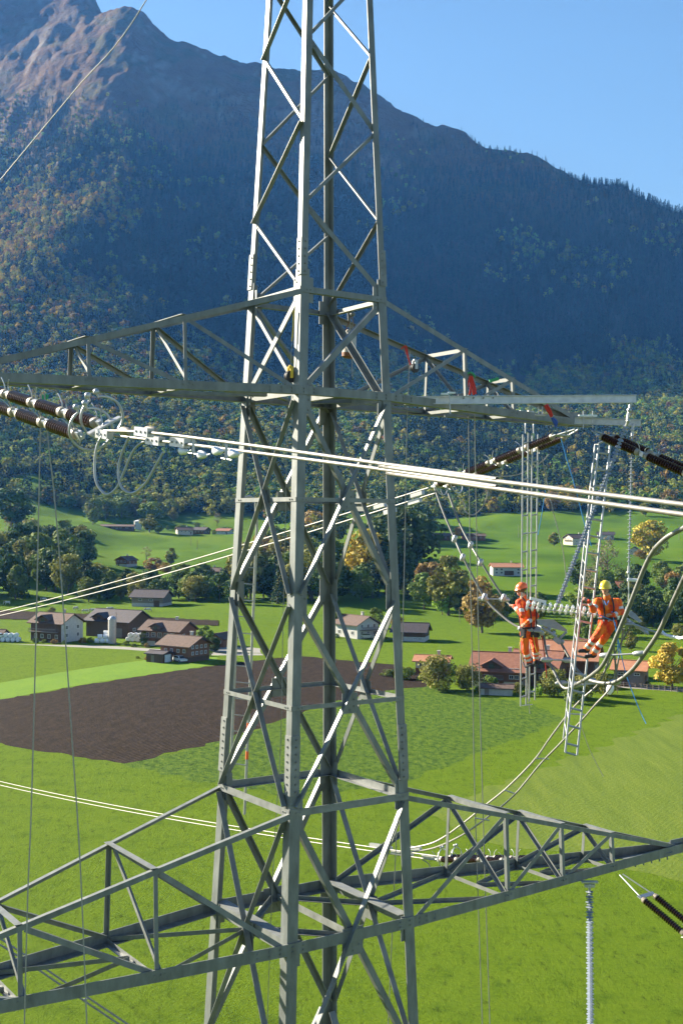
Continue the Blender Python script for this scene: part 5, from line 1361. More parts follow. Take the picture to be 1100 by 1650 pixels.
# earth wire
e0 = [TW(0, 0, ZTOP + 1.8), onu(300, -85, 0.), onu(238, 0, 0.), onu(120, 145, 0.), onu(0, 291, 0.)]
e0 = [TW(0, 0, ZTOP + 1.8), onu(236, 0, 0.), onu(118, 149, 0.), onu(0, 291, 0.)]
e0.append(e0[-1] * 1 + (e0[-1] - e0[-2]).normalized() * 60)
mb = MB(); mb.tube(spline(e0, 8), .0125, 8); solo(mb, 'earth_wire', M('cable_grey'), 'single thin wire slanting across the mountain at the top left', 'power line', None, True)
# --- composite insulators
def composite(name, label, A, B, r=.062, pitch=.052, core=.014, fr=(.0, 1.)):
    o = thing(name, label, 'insulator', A); d = (B - A); L = d.length; d = d / L
    prof = [(.12, core)]; n = int((L - .3) / pitch)
    for i in range(n):
        t = .15 + i * pitch; rr = r if i % 2 == 0 else r * .78
        prof += [(t, core), (t + pitch * .12, rr), (t + pitch * .18, rr), (t + pitch * .30, core)]
    prof.append((L - .12, core)); mb = MB(); mb.lathe(A, d, prof, 12); part(mb, 'shed_stack', M('composite'), o, False)
    mb = MB(); mb.tube([A, A + d * .16], .026, 8); mb.tube([B, B - d * .16], .026, 8); mb.ball(A + d * .03, .04, 8); mb.ball(B - d * .03, .04, 8)
    part(mb, 'end_fitting', M('galv'), o, True); return o
yB1 = 21.7
composite('long_insulator', 'slanting grey ribbed insulator hanging from the upper channel beam past the right ladder', at(1012, 676, yB1), at(893, 985, 24.6), .056, .075)
mb = MB(); mb.tube([at(1015, 650, yB1), at(1012, 664, yB1), at(1010, 676, yB1)], .022, 8); mb.ball(at(1013, 661, yB1), .045, 8); solo(mb, 'shackle', M('galv'), 'steel shackle under the end of the upper channel beam', 'shackle', None, True)
composite('long_insulator', 'vertical pale ribbed insulator hanging from the lower channel beam', at(1018, 690, 23.6), at(1012, 925, 23.6), .055, .075)
mb = MB(); mb.tube([at(1020, 683, 23.6), at(1018, 692, 23.6)], .03, 8); solo(mb, 'shackle', M('galv'), 'steel shackle under the end of the lower channel beam', 'shackle', None, True)
composite('long_insulator', 'long vertical ribbed insulator hanging below the lower right arm', at(949, 1424, 23.5), at(951, 1760, 23.5), .078, .05)
mb = MB(); mb.box(at(949, 1421, 23.5), .32, .1, .03); mb.box(at(949, 1427, 23.5), .2, .06, .06); solo(mb, 'hanger_bracket', M('galv'), 'pale bracket above the lowest vertical insulator', 'bracket')
# --- channel beams
def channel(label, p, q, h, w):
    o = thing('channel_beam', label, 'beam', p); d = (q - p).normalized(); la = d.cross(Z3).normalized(); up = la.cross(d).normalized(); t = .012
    mb = MB(); c = lambda a, b: la * a + up * b   # la points towards the camera side for d = +x
    sec = [c(w / 2, 0), c(w / 2, t), c(t, t * 1.01), c(t, h - t), c(w / 2, h - t), c(w / 2, h), c(-w / 2, h), c(-w / 2, h - t), c(0, h - t), c(0, t), c(-w / 2, t), c(-w / 2, 0)]
    mb.prism(p, q, sec); part(mb, 'profile', M('galv'), o); return o, d, la, up
cb1, d1_, la1, up1 = channel('upper shiny channel beam resting on the upper right arm', at(652, 652, 21.2), at(1024, 649, yB1), .145, .10)
mb = MB(); pm = at(770, 646, 21.35)
for i in range(9): mb.bolt(pm + d1_ * (i - 4) * .09 + up1 * (.05 if i % 2 else .1) + la1 * .012, la1, .014, .03)
part(mb, 'bolt_row', M('bolt'), cb1)
cb2, _, _, _ = channel('lower shiny channel beam sticking out of the upper right arm tip', at(925, 683, 23.9), at(1031, 687, 23.6), .135, .10)
for px, py, Y in ((723, 640, 21.2),):
    o = thing('beam_clamp', 'clamp with white plates holding the upper channel beam', 'clamp', at(px, py, Y))
    for dx, dy in ((-7, -2), (4, -4)): mb = MB(); mb.box(at(px + dx, py + dy - 3, Y - .1), .13, .09, .03, X3, Y3, Z3); part(mb, 'washer_plate', M('plastic_white'), o)
    mb = MB(); mb.tube([at(px, py - 4, Y - .1), at(px + 2, py + 28, Y - .1)], .014, 8); part(mb, 'threaded_rod', M('alu'), o)
    mb = MB(); mb.box(at(px + 3, py + 30, Y - .08), .22, .12, .05); part(mb, 'lower_plate', M('steel'), o)
o = thing('beam_clamp', 'clamp with upright bolts on the arm tip beside the lower channel beam', 'clamp', at(946, 670, 23.9))
mb = MB(); mb.box(at(946, 670, 23.75), .36, .12, .035); part(mb, 'washer_plate', M('plastic_white'), o)
for px in (939, 954): mb = MB(); mb.tube([at(px, 662, 23.72), at(px, 690, 23.72)], .011, 8); part(mb, 'threaded_rod', M('alu'), o)
for px in (867, 872): 
    pass
mb = MB()
for px in (867, 873): mb.tube([at(px, 655, 23.0), at(px, 668, 23.0)], .011, 6)
mb.box(at(870, 669, 23.), .2, .1, .03); solo(mb, 'beam_clamp', M('alu'), 'pair of upright bolts behind the upper channel beam', 'clamp')
# bright flat plates below the arm (walk boards / nodes)
# --- ladders
def seg_ladder(o, a0, a1, b0, b1, n, r=.017, rr=.011, skip=0):
    """two rails a0-a1, b0-b1 with n rungs"""
    for p, q in ((a0, a1), (b0, b1)): mb = MB(); mb.tube([p, q], r, 8); part(mb, 'rail', M('alu'), o, True)
    for i in range(n):
        t = (i + .5) / n; mb = MB(); mb.tube([a0.lerp(a1, t), b0.lerp(b1, t)], rr, 6); part(mb, 'rung', M('alu'), o, True)
l1 = thing('hanging_ladder', 'narrow double frame ladder hanging behind the orange helmet lineman', 'ladder', at(850, 1140, 25.3))
T0, T1 = 25.2, 25.3
seg_ladder(l1, at(842, 700, T0), at(838, 1138, T1), at(850.5, 698, T0 + .05), at(847, 1136, T1 + .05), 15, .016, .018)
seg_ladder(l1, at(857, 702, T0 + .3), at(852, 1130, T1 + .3), at(866, 700, T0 + .35), at(861, 1128, T1 + .35), 15, .016, .018)
for x in (849, 862):
    mb = MB(); mb.tube(spline([at(x - 3, 698, T0), at(x - 3, 684, T0), at(x, 673, T0), at(x - 3, 665, T0 - .1), at(x - 12, 662, T0 - .2)], 5), .014, 8); part(mb, 'hook', M('galv'), l1, True)
mb = MB()
for y in (860, 1030, 1137): mb.tube([at(841, y, T1), at(857, y - 2, T1 + .3)], .010, 6)
part(mb, 'cross_tie', M('alu'), l1)
l2 = thing('hanging_ladder', 'wide slanting aluminium ladder carrying the yellow helmet lineman', 'ladder', at(922, 1215, 23.7))
S0, S1 = 24.5, 23.6
seg_ladder(l2, at(964, 716, S0), at(910, 1212, S1), at(982, 718, S0 + .02), at(929, 1217, S1 + .02), 18, .021, .024)
mb = MB(); mb.tube([at(958, 716, S0 + .3), at(907, 1190, S1 + .3)], .017, 8); part(mb, 'rail', M('alu'), l2, True)
for i in range(20):
    t = i / 20; a = at(964, 716, S0).lerp(at(910, 1212, S1), t); b = at(958, 716, S0 + .3).lerp(at(907, 1190, S1 + .3), t); mb = MB(); mb.tube([a, b], .009, 6); part(mb, 'rung', M('alu'), l2, True)
mb = MB(); mb.tube([at(963, 715, S0), at(972, 711, S0), at(982, 717, S0)], .02, 8); mb.tube([at(910, 1212, S1), at(927, 1217, S1)], .02, 8); part(mb, 'end_bar', M('alu'), l2, True)
# --- glass disc string
gs = thing('disc_insulator', 'white glass disc insulator string between the two linemen', 'insulator', at(920, 985, 24.6))
DA, DB = at(848, 972, 25.0), at(1000, 988, 23.9)
for j in range(2):
    off = Vector((0, 0, -.10 * j)) + Vector((0, .16 * j, 0))
    for i in range(17):
        t = (i + .3) / 16.5; p = DA.lerp(DB, t) + off; d = (DB - DA).normalized()
        mb = MB(); mb.lathe(p - d * .03, d, [(0, .02), (.012, .062), (.024, .070), (.040, .055), (.055, .02)], 14); part(mb, 'disc', M('glass_disc'), gs, True)
    mb = MB(); mb.tube([DA + off, DB + off], .014, 6); part(mb, 'pin_chain', M('galv'), gs)
mb = MB(); mb.box(at(866, 967, 24.8), .34, .05, .06, Vector((.97, 0, -.22)).normalized(), Y3, Vector((.22, 0, .97)).normalized()); part(mb, 'grip_bar', M('plastic_white'), gs)
mb = MB()
for p in ((1002, 990), (1012, 1002), (1026, 1010), (1040, 1018)): mb.ball(at(p[0], p[1], 23.8), .05, 8)
mb.tube([at(998, 988, 23.8), at(1012, 1000, 23.8), at(1044, 1022, 23.6)], .026, 8)
mb.tube([at(1006, 1006, 23.7), at(1020, 1006, 23.7), at(1064, 1022, 23.5), at(1072, 1022, 23.5)], .020, 8); part(mb, 'connector', M('alu'), gs, True)
mb = MB(); mb.tube(spline([at(1062, 1014, 23.5), at(1072, 1023, 23.3), at(1090, 1027, 22.9), at(1104, 1026, 22.5), at(1180, 1000, 21)], 5), .03, 8); solo(mb, 'cable_sleeve', M('plastic_white'), 'white cable end leaving to the right edge beside the yoke', 'cable', None, True)
# --- yoke plates
def plate(label, pts, Y, m, name='yoke_plate', holes=()):
    P_ = [at(x, y, Y) for x, y in pts]; n = (P_[1] - P_[0]).cross(P_[2] - P_[0]).normalized() * .014; mb = MB(); k = len(P_)
    mb.add([p - n for p in P_] + [p + n for p in P_], [tuple(range(k - 1, -1, -1)), tuple(range(k, 2 * k))] + [(i, (i + 1) % k, (i + 1) % k + k, i + k) for i in range(k)])
    nn = n.normalized() if n.y < 0 else -n.normalized()
    for x, y in holes: mb.lathe(at(x, y, Y) + nn * .012, nn, [(0, .022), (.006, .018)], 8)
    return solo(mb, name, M(m), label, 'plate')
plate('blue grey triangular plate with holes beside the left lineman', [(864, 998), (891, 998), (913, 1015), (911, 1018), (888, 1012), (866, 1006)], 24.9, 'composite', holes=((866, 1001), (877, 1002), (891, 1001), (884, 1008), (900, 1012)))
plate('blue grey angled plate right of the right lineman', [(1007, 978), (1012, 981), (1024, 990), (1034, 1002), (1028, 1003), (1014, 993), (1006, 984)], 23.9, 'composite', holes=((1010, 982), (1024, 995)))
mb = MB()
for i in range(6): mb.ball(at(911 - i * 2.2, 1019 + i * 2.2, 24.9), .03, 7)
mb.box(at(897, 1032, 24.9), .16, .1, .1, Vector((.8, 0, -.6)), Y3, Vector((.6, 0, .8))); mb.ball(at(905, 1034, 24.9), .05, 8)
solo(mb, 'clamp_joint', M('composite'), 'grey clamp joint hanging below the triangular plate', 'clamp')
mb = MB()
for x, y, s in ((838, 1013, .06), (846, 1018, .05), (866, 1014, .07), (872, 1020, .06), (884, 1014, .05), (892, 1020, .04)): mb.ball(at(x, y, 25.2), s, 8)
mb.tube([at(836, 1014, 25.2), at(872, 1018, 25.1)], .03, 8); mb.tube([at(874, 1012, 25.1), at(896, 1026, 25.0)], .03, 8)
solo(mb, 'cable_clamp', M('galv'), 'cluster of silver cable clamps at the left lineman\'s waist', 'clamp', None, True)
mb = MB(); mb.tube([at(1010, 934, 23.6), at(1026, 935, 23.6)], .032, 8); mb.tube([at(1012, 925, 23.6), at(1012, 965, 23.7), at(1010, 978, 23.8)], .012, 6); solo(mb, 'end_bar', M('plastic_white'), 'white bar at the foot of the vertical ribbed insulator', 'bar', None, True)
mb = MB(); mb.tube([at(1018, 1007, 23.8), at(1003, 1030, 23.9), at(989, 1055, 24.1)], .017, 7); mb.tube([at(989, 1055, 24.1), at(965, 1098, 24.5)], .015, 7); mb.tube([at(987, 1030, 24.), at(990, 1060, 24.1), at(993, 1100, 24.3)], .02, 7)
solo(mb, 'stay_rod', M('cable_grey'), 'thin crossing rods below the right lineman', 'rod', None, True)
# --- ropes
def rope(label, pts, Y, r=.008, m='rope_white', name='rope'):
    P_ = [at(x, y, (Y[0] + (Y[1] - Y[0]) * i / (len(pts) - 1)) if isinstance(Y, tuple) else Y) for i, (x, y) in enumerate(pts)]
    mb = MB(); mb.tube(spline(P_, 6), r, 6); return solo(mb, name, M(m), label, 'rope', None, True)
rope('leftmost thin vertical rope hanging from the left arm', [(67, 632), (64, 760), (59, 1000), (51, 1300), (45, 1450), (38, 1720)], (14.2, 14.8), .0085)
rope('thin rope slanting slightly right beside the leftmost rope', [(72, 632), (79, 720), (88, 800), (101, 960), (117, 1200), (130, 1400), (143, 1720)], (14.1, 14.6), .0085)
rope('rope hanging from the pulley beside the right pylon leg', [(660, 566), (657, 640), (655, 700), (650, 960), (640, 1300), (622, 1720)], (22.2, 22.8), .010)
rope('left one of the paired ropes hanging from the right arm', [(754, 660), (757, 900), (761, 1100), (765, 1300), (779, 1720)], (23.0, 23.3), .010)
rope('right one of the paired ropes hanging from the right arm', [(764, 662), (768, 900), (772, 1100), (778, 1320), (791, 1720)], (23.1, 23.4), .010)
rope('thin rope inside the pylon behind the nearest leg', [(463, 640), (460, 830), (456, 1000), (452, 1200), (440, 1400), (428, 1720)], 21.4, .007)
rope('blue rope tied to the arm tip insulators', [(903, 706), (912, 738), (925, 782), (940, 840), (952, 880)], 24.6, .011, 'rope_blue')
rope('pale yellow rope slanting down past the long ribbed insulator', [(872, 735), (890, 822), (905, 880), (912, 935)], 25.4, .010)
rope('blue tag line hanging free below the right lineman', [(985, 985), (996, 1035), (1006, 1080), (1018, 1115), (1030, 1145), (1040, 1166)], (23.6, 23.0), .009, 'rope_blue')
rope('blue rope beside the left ladder', [(878, 790), (872, 830), (866, 862)], 25.6, .009, 'rope_blue')
rope('free white cord below the wide slanting ladder', [(934, 1165), (948, 1205), (960, 1230), (971, 1251)], 23.8, .007)
rope('tow cord with orange part below the orange helmet lineman', [(848, 1075), (850, 1120), (853, 1150)], 25.4, .008)
rope('thin cord right of the orange helmet lineman', [(872, 1020), (878, 1070), (880, 1092)], 25.2, .010, 'sling_red')
rope('cream earthing cable hanging in a bow under the valley string', [(737, 800), (745, 808), (749, 815), (748, 822), (755, 828), (764, 829), (776, 818), (783, 803), (786, 788)], 27.2, .014)
rope('cream cable bowed below the valley insulator string', [(800, 768), (828, 766), (850, 758), (872, 744), (884, 732)], 26.0, .014)
# bag, pulleys and slings
bag = thing('tool_bag', 'white canvas tool bag with brown leather bottom hanging in the pylon', 'bag', at(563, 578, 22.0))
bt, bb = at(566, 532, 22.), at(562, 571, 22.); ax = bb - bt
mb = MB(); mb.lathe(bt, ax, [(0, .085), (.02, .10), (ax.length, .135)], 18); part(mb, 'canvas_body', M('canvas'), bag, True)
mb = MB(); mb.lathe(bb - ax.normalized() * .02, ax, [(0, .138), (.07, .13), (.09, .09)], 18); part(mb, 'leather_bottom', M('leather'), bag, True)
for x0, x1 in ((556, 565), (572, 566), (563, 564), (569, 567)): mb = MB(); mb.tube([at(x0, 534, 21.95), at((x0 + x1) / 2 + .5, 522, 21.95), at(x1, 507, 21.95)], .010, 6); part(mb, 'strap', M('leather') if x0 in (556, 572) else M('rope_white'), bag)
mb = MB(); mb.ball(at(562, 500, 21.95), .06, 10); mb.ball(at(568, 506, 21.9), .05, 10); mb.tube([at(561, 500, 21.95), at(562, 518, 21.95)], .022, 8); part(mb, 'pulley', M('steel'), bag, True)
rope('short twisted rope tail under the tool bag', [(567, 577), (567, 592), (568, 608)], 22.0, .011)
def pulley(label, x, y, Y, r, m1='black_rubber', m2='sling_yellow'):
    o = thing('pulley', label, 'pulley', at(x, y, Y)); d = Vector((.6, -.8, 0)).normalized(); c = at(x, y, Y)
    mb = MB(); mb.lathe(c - d * .03, d, [(0, r), (.015, r), (.03, r * .8), (.045, r), (.06, r)], 18); part(mb, 'sheave', M(m1), o, True)
    mb = MB(); mb.box(c + Z3 * r * .7 + d * .04, .05, .02, r * 1.9, X3, d, Z3); mb.box(c + Z3 * r * .7 - d * .04, .05, .02, r * 1.9, X3, d, Z3); mb.ball(c + Z3 * r * 1.6, .035, 8); part(mb, 'cheek_plate', M(m2), o)
    return o
pulley('black pulley with yellow cheeks hanging beside the nearest leg', 467.5, 607, 19.6, .10)
pulley('dark pulley hanging inside the upper right arm', 668, 593, 22.0, .085, 'black_rubber', 'galv')
rope('red and yellow lanyard above the yellow pulley', [(473, 500), (472, 530), (470, 550)], 19.6, .012, 'sling_yellow')
rope('white cord between lanyard and yellow pulley', [(471, 550), (469, 570), (468, 592)], 19.6, .007)
def sling(label, pts, Y, r, m):
    mb = MB()
    for l in pts: mb.tube(spline([at(x, y, Y) for x, y in l], 5), r, 6)
    return solo(mb, 'sling', M(m), label, 'sling')
sling('dark red sling with hook at the top of the inner right arm', [[(646, 562), (654, 558), (657, 575)], [(652, 560), (656, 572)], [(657, 575), (661, 588)]], 22.1, .014, 'sling_red')
sling('bunch of red slings hanging on the upper right arm', [[(757, 606), (753, 620), (750, 634)], [(757, 606), (758, 622), (756, 636)], [(759, 606), (764, 622), (766, 635)], [(760, 607), (761, 625), (763, 636)]], 22.3, .02, 'sling_red')
sling('green strap wrapped around the small upper arm post', [[(753, 602), (758, 600), (764, 604)], [(761, 601), (765, 608)]], 22.3, .018, 'sling_green')
sling('green band on the short upper batten', [[(788, 614), (796, 612), (803, 610)]], 22.7, .034, 'sling_green')
sling('orange red strap below the upper channel beam', [[(877, 653), (882, 662), (888, 672)], [(880, 651), (886, 662), (889, 671)]], 22.8, .024, 'sling_red')
sling('dark blue strap hanging under the orange red strap', [[(889, 673), (892, 681), (896, 686)], [(890, 674), (896, 680), (894, 688)]], 23.3, .028, 'sling_blue')
sling('green strap holding the left insulator ropes', [[(68, 636), (70, 644)], [(74, 634), (74, 648)], [(77, 636), (76, 643)]], 14.6, .016, 'sling_green')
# ============================================================ linemen
def sdf_body(caps, vox, pad=.03, k=.02):
    """caps: (a, b, ra, rb, colour, blend). -> verts, quads, colour per vertex; one continuous surface (surface nets)"""
    A = np.array([c[0] for c in caps], float); B = np.array([c[1] for c in caps], float)
    ra = np.array([c[2] for c in caps]); rb = np.array([c[3] for c in caps])
    lo = np.minimum(A - ra[:, None], B - rb[:, None]).min(0) - pad - k; hi = np.maximum(A + ra[:, None], B + rb[:, None]).max(0) + pad + k
    n = np.ceil((hi - lo) / vox).astype(int) + 1
    D = np.full(n, 9., np.float32)
    for i in range(len(caps)):
        kk = caps[i][5]
        mn = np.minimum(A[i] - ra[i], B[i] - rb[i]) - .07; mx = np.maximum(A[i] + ra[i], B[i] + rb[i]) + .07
        i0 = np.maximum(((mn - lo) / vox).astype(int), 0); i1 = np.minimum(((mx - lo) / vox).astype(int) + 2, n)
        G = np.stack(np.meshgrid(*[lo[j] + vox * np.arange(i0[j], i1[j]) for j in range(3)], indexing='ij'), -1)
        ab = B[i] - A[i]; t = np.clip(((G - A[i]) @ ab) / max(ab @ ab, 1e-9), 0, 1)
        d = np.linalg.norm(G - A[i] - t[..., None] * ab, axis=-1) - (ra[i] + (rb[i] - ra[i]) * t)
        sl = tuple(slice(i0[j], i1[j]) for j in range(3)); o = D[sl]
        h = np.clip(.5 + .5 * (o - d) / kk, 0, 1); D[sl] = o * (1 - h) + d * h - kk * h * (1 - h)
    # surface nets
    s = D < 0
    c = np.zeros(tuple(n - 1), int)
    for dx in (0, 1):
        for dy in (0, 1):
            for dz in (0, 1): c += s[dx:n[0] - 1 + dx, dy:n[1] - 1 + dy, dz:n[2] - 1 + dz]
    act = (c > 0) & (c < 8); idx = np.full(act.shape, -1); idx[act] = np.arange(act.sum()); ijk = np.argwhere(act)
    P = np.zeros((len(ijk), 3)); W_ = np.zeros(len(ijk))
    cor = [(x, y, z) for x in (0, 1) for y in (0, 1) for z in (0, 1)]
    for a in cor:
        for ax in range(3):
            if a[ax] == 0:
                b = list(a); b[ax] = 1
                da = D[ijk[:, 0] + a[0], ijk[:, 1] + a[1], ijk[:, 2] + a[2]]; db = D[ijk[:, 0] + b[0], ijk[:, 1] + b[1], ijk[:, 2] + b[2]]
                m = (da < 0) != (db < 0); t = np.where(m, da / np.where(m, da - db, 1), 0)
                q = np.tile(np.array(a, float), (len(ijk), 1)); q[:, ax] = t
                P[m] += q[m]; W_[m] += 1
    V = lo + vox * (ijk + P / W_[:, None])
    F = []
    for ax in range(3):
        u, w = [(1, 2), (2, 0), (0, 1)][ax]
        sa = [slice(0, n[j] - 1) for j in range(3)]; sb = list(sa); sb[ax] = slice(1, n[ax]); sa2 = list(sa); sa2[ax] = slice(0, n[ax] - 1)
        for j in (u, w): sa2[j] = slice(1, n[j] - 1); sb[j] = slice(1, n[j] - 1)
        d0 = s[tuple(sa2)]; d1 = s[tuple(sb)]; E_ = np.argwhere(d0 != d1)
        if not len(E_): continue
        off = np.zeros(3, int); off[u] = 1; off[w] = 1; C0 = E_ + off
        flip = d0[tuple(E_.T)]
        def g_(du, dw):
            q = C0.copy(); q[:, u] -= du; q[:, w] -= dw; return idx[q[:, 0], q[:, 1], q[:, 2]]
        Q = np.stack([g_(0, 0), g_(1, 0), g_(1, 1), g_(0, 1)], 1)
        Q = np.where(flip[:, None], Q, Q[:, ::-1]); F.append(Q)
    F = np.concatenate(F); F = F[(F >= 0).all(1)]
    # colour of nearest capsule
    best = np.full(len(V), 9.); col = np.zeros((len(V), 3))
    for i in range(len(caps)):
        ab = B[i] - A[i]; t = np.clip(((V - A[i]) @ ab) / max(ab @ ab, 1e-9), 0, 1)
        d = np.linalg.norm(V - A[i] - t[:, None] * ab, axis=1) - (ra[i] + (rb[i] - ra[i]) * t)
        cc = caps[i][4]; m = d < best; best[m] = d[m]
        if callable(cc): col[m] = cc(t[m], V[m])
        else: col[m] = cc
    return V, F, col
pm_ = bpy.data.materials.new('suit_and_skin'); pm_.use_nodes = True
_t = pm_.node_tree; _a = _t.nodes.new('ShaderNodeAttribute'); _a.attribute_name = 'paint'
_b = _t.nodes['Principled BSDF']; _b.inputs['Roughness'].default_value = .75
_t.links.new(_a.outputs['Color'], _b.inputs['Base Color'])
_n3 = _t.nodes.new('ShaderNodeTexNoise'); _n3.inputs['Scale'].default_value = 7; _n3.inputs['Detail'].default_value = 5
_h = _t.nodes.new('ShaderNodeHueSaturation'); _m3 = _t.nodes.new('ShaderNodeMapRange'); _m3.inputs[1].default_value = .35; _m3.inputs[2].default_value = .68; _m3.inputs[3].default_value = .489; _m3.inputs[4].default_value = .524
_m4 = _t.nodes.new('ShaderNodeMapRange'); _m4.inputs[1].default_value = .3; _m4.inputs[2].default_value = .6; _m4.inputs[3].default_value = .75; _m4.inputs[4].default_value = 1.1
_t.links.new(_n3.outputs['Fac'], _m3.inputs[0]); _t.links.new(_n3.outputs['Fac'], _m4.inputs[0]); _t.links.new(_m3.outputs[0], _h.inputs['Hue']); _t.links.new(_m4.outputs[0], _h.inputs['Value']); _t.links.new(_a.outputs['Color'], _h.inputs['Color']); _t.links.new(_h.outputs[0], _b.inputs['Base Color'])
_n = _t.nodes.new('ShaderNodeTexNoise'); _n.inputs['Scale'].default_value = 14; _n.inputs['Detail'].default_value = 5
_tc = _t.nodes.new('ShaderNodeTexCoord'); _t.links.new(_tc.outputs['Object'], _n.inputs['Vector'])
_bp = _t.nodes.new('ShaderNodeBump'); _bp.inputs['Distance'].default_value = .06; _bp.inputs['Strength'].default_value = .8; _t.links.new(_n.outputs['Fac'], _bp.inputs['Height']); _t.links.new(_bp.outputs[0], _b.inputs['Normal'])
ORANGE = (.90, .095, .010); YEL = (.95, .50, .02); SKIN = (.55, .30, .20); REFL = (.68, .68, .66); BLK = (.03, .03, .035); HAIR = (.09, .05, .03)
mat('helmet_orange', (.85, .16, .03), .3, coat=.5, col2=(.8, .14, .03), nscale=4)
mat('helmet_yellow', (.80, .62, .04), .3, coat=.5, col2=(.75, .56, .04), nscale=4)
mat('harness', (.03, .03, .04), .7, col2=(.05, .05, .06), nscale=20)
def bands(*rs):
    def f(t, V):
        c = np.tile(np.array(ORANGE), (len(t), 1))
        for a, b in rs: c[(t > a) & (t < b)] = REFL
        return c
    return f
def lineman(name, label, Yd, J, helmet, face, hair=HAIR):
    """J: joints as picture points with depth offsets (metres)"""
    Pt = {k: np.array(at(v[0], v[1], Yd + v[2])) for k, v in J.items() if k[0] != '_'}
    root = thing('person', label, 'person', tuple(Pt['hip_c']))
    v = lambda a: Pt[a]
    caps = []
    def cap(a, b, r0, r1, c=ORANGE, k=.03): caps.append((np.array(a, float), np.array(b, float), r0, r1, c, k))
    nk, ch, hp = v('neck'), v('chest'), v('hip_c')
    # torso: shoulders, ribcage, waist, pelvis
    sl_, sr_ = v('sh_l'), v('sh_r')
    cap(sl_, sr_, .075, .075, YEL if J.get('_yel') else ORANGE, .05)
    side = (sr_ - sl_) / np.linalg.norm(sr_ - sl_)
    for s in (-.5, .5):
        cap(ch + side * s * .17, hp + side * s * .13 + np.array([0, 0, .10]), .125, .105, ORANGE, .05)
        cap(nk * .3 + ch * .7 + side * s * .19, ch + side * s * .16, .10, .12, ORANGE, .05)
    cap(hp + side * -.07, hp + side * .07, .125, .125, ORANGE, .05)
    cap(nk, nk * .55 + v('head') * .45, .058, .055, SKIN, .02)
    cap(nk - np.array([0, 0, .02]), nk + np.array([0, 0, .03]), .085, .07, ORANGE, .03)
    hd = v('head'); fd = np.array(face, float); fd /= np.linalg.norm(fd); upv = np.array([0, 0, 1.])
    sd = np.cross(fd, upv); sd /= np.linalg.norm(sd)
    cap(hd + upv * .035 - fd * .02, hd + upv * .02 - fd * .005, .092, .09, HAIR, .02)
    cap(hd + upv * .03 + fd * .012, hd - upv * .055 + fd * .030, .082, .058, SKIN, .02)
    cap(hd - upv * .085 + fd * .045, hd - upv * .088 + fd * .05, .030, .028, SKIN, .02)
    cap(hd + upv * .012 + fd * .092, hd - upv * .020 + fd * .112, .010, .016, SKIN, .008)      # nose
    for s in (-1, 1):
        cap(hd + sd * s * .083 - upv * .005, hd + sd * s * .088 + upv * .02, .014, .018, SKIN, .006)    # ears
        cap(hd + sd * s * .030 + upv * .018 + fd * .086, hd + sd * s * .034 + upv * .018 + fd * .086, .010, .010, BLK, .004)  # eyes
    cap(hd - upv * .050 + fd * .088 - sd * .018, hd - upv * .050 + fd * .088 + sd * .018, .008, .008, (.32, .10, .08), .004)   # mouth
    for s in 'lr':
        sh, el, wr = v('sh_' + s), v('el_' + s), v('wr_' + s)
        cap(sh, el, .072, .058, (lambda t, V: np.where((t > .55)[:, None] & (t < .8)[:, None], REFL, (YEL if (J.get('_yel') and s == 'l') else ORANGE))) if False else bands((.55, .80)), .03)
        cap(el, wr, .056, .043, bands((.62, .86)), .03)
        # hand: palm, four fingers of different length, thumb from the palm's side
        h = v('hand_' + s); d = h - wr; d /= np.linalg.norm(d)
        nrm = np.array(J['_palm_' + s], float); nrm -= d * (nrm @ d); nrm /= np.linalg.norm(nrm); la = np.cross(d, nrm)
        p0 = wr + d * .02; p1 = wr + d * .095
        cap(wr - d * .01, p0, .028, .026, SKIN, .012)
        for j, o_ in enumerate((-.028, -.009, .010, .028)):
            cap(p0 + la * o_ * .6, p1 + la * o_, .016, .0135, SKIN, .012)
            Lf = (.030, .034, .031, .024)[j]; q = p1 + la * o_; a = q + d * Lf * .9 + nrm * Lf * .45; b = a + nrm * Lf * .9 - d * Lf * .1; c_ = b - d * Lf * .7 + nrm * Lf * .1
            cap(q, a, .0105, .0098, SKIN, .003); cap(a, b, .0098, .009, SKIN, .003); cap(b, c_, .009, .008, SKIN, .003)
        q = p0 + la * -.028 + nrm * .008; a = q + d * .035 - la * .022 + nrm * .022; b = a + d * .022 + la * .004 + nrm * .022
        cap(q, a, .014, .012, SKIN, .006); cap(a, b, .0115, .010, SKIN, .004)
        hi_, kn, an, to = v('hip_' + s), v('kn_' + s), v('an_' + s), v('toe_' + s)
        cap(hi_, kn, .098, .072, bands((.0, .0)), .04)
        cap(kn, an, .072, .058, bands((.28, .48), (.66, .86)), .03)
        fdv = to - an; fdv /= np.linalg.norm(fdv)
        cap(an, an + np.array([0, 0, -.04]), .052, .050, BLK, .02)
        cap(an + np.array([0, 0, -.045]) - fdv * .03, to, .046, .036, BLK, .02)
    V, F, col = sdf_body(caps, .0085)
    org = np.array(tuple(Pt['hip_c']))
    me = mesh_np('body', V - org, F, pm_, {'paint': ('FLOAT_COLOR', 'POINT', np.concatenate([col, np.ones((len(col), 1))], 1))}, True)
    o = bpy.data.objects.new('body', me); COL.objects.link(o); o.parent = root
    # helmet
    mb = MB(); up = Vector(upv); f = Vector(fd); s_ = Vector(sd); c = Vector(hd) + up * .035 - f * .004
    N1, N2 = 20, 7; vs = []
    for i in range(N2 + 1):
        a = PI / 2 * i / N2
        for k in range(N1):
            b = 2 * PI * k / N1; r = cos(a)
            vs.append(c + (f * cos(b) * .138 + s_ * sin(b) * .118) * r + up * (.128 * sin(a) + .005 * cos(b) * 1))
    fs = [(i * N1 + k, i * N1 + (k + 1) % N1, (i + 1) * N1 + (k + 1) % N1, (i + 1) * N1 + k) for i in range(N2) for k in range(N1)]
    mb.add(vs, fs)
    vs = []
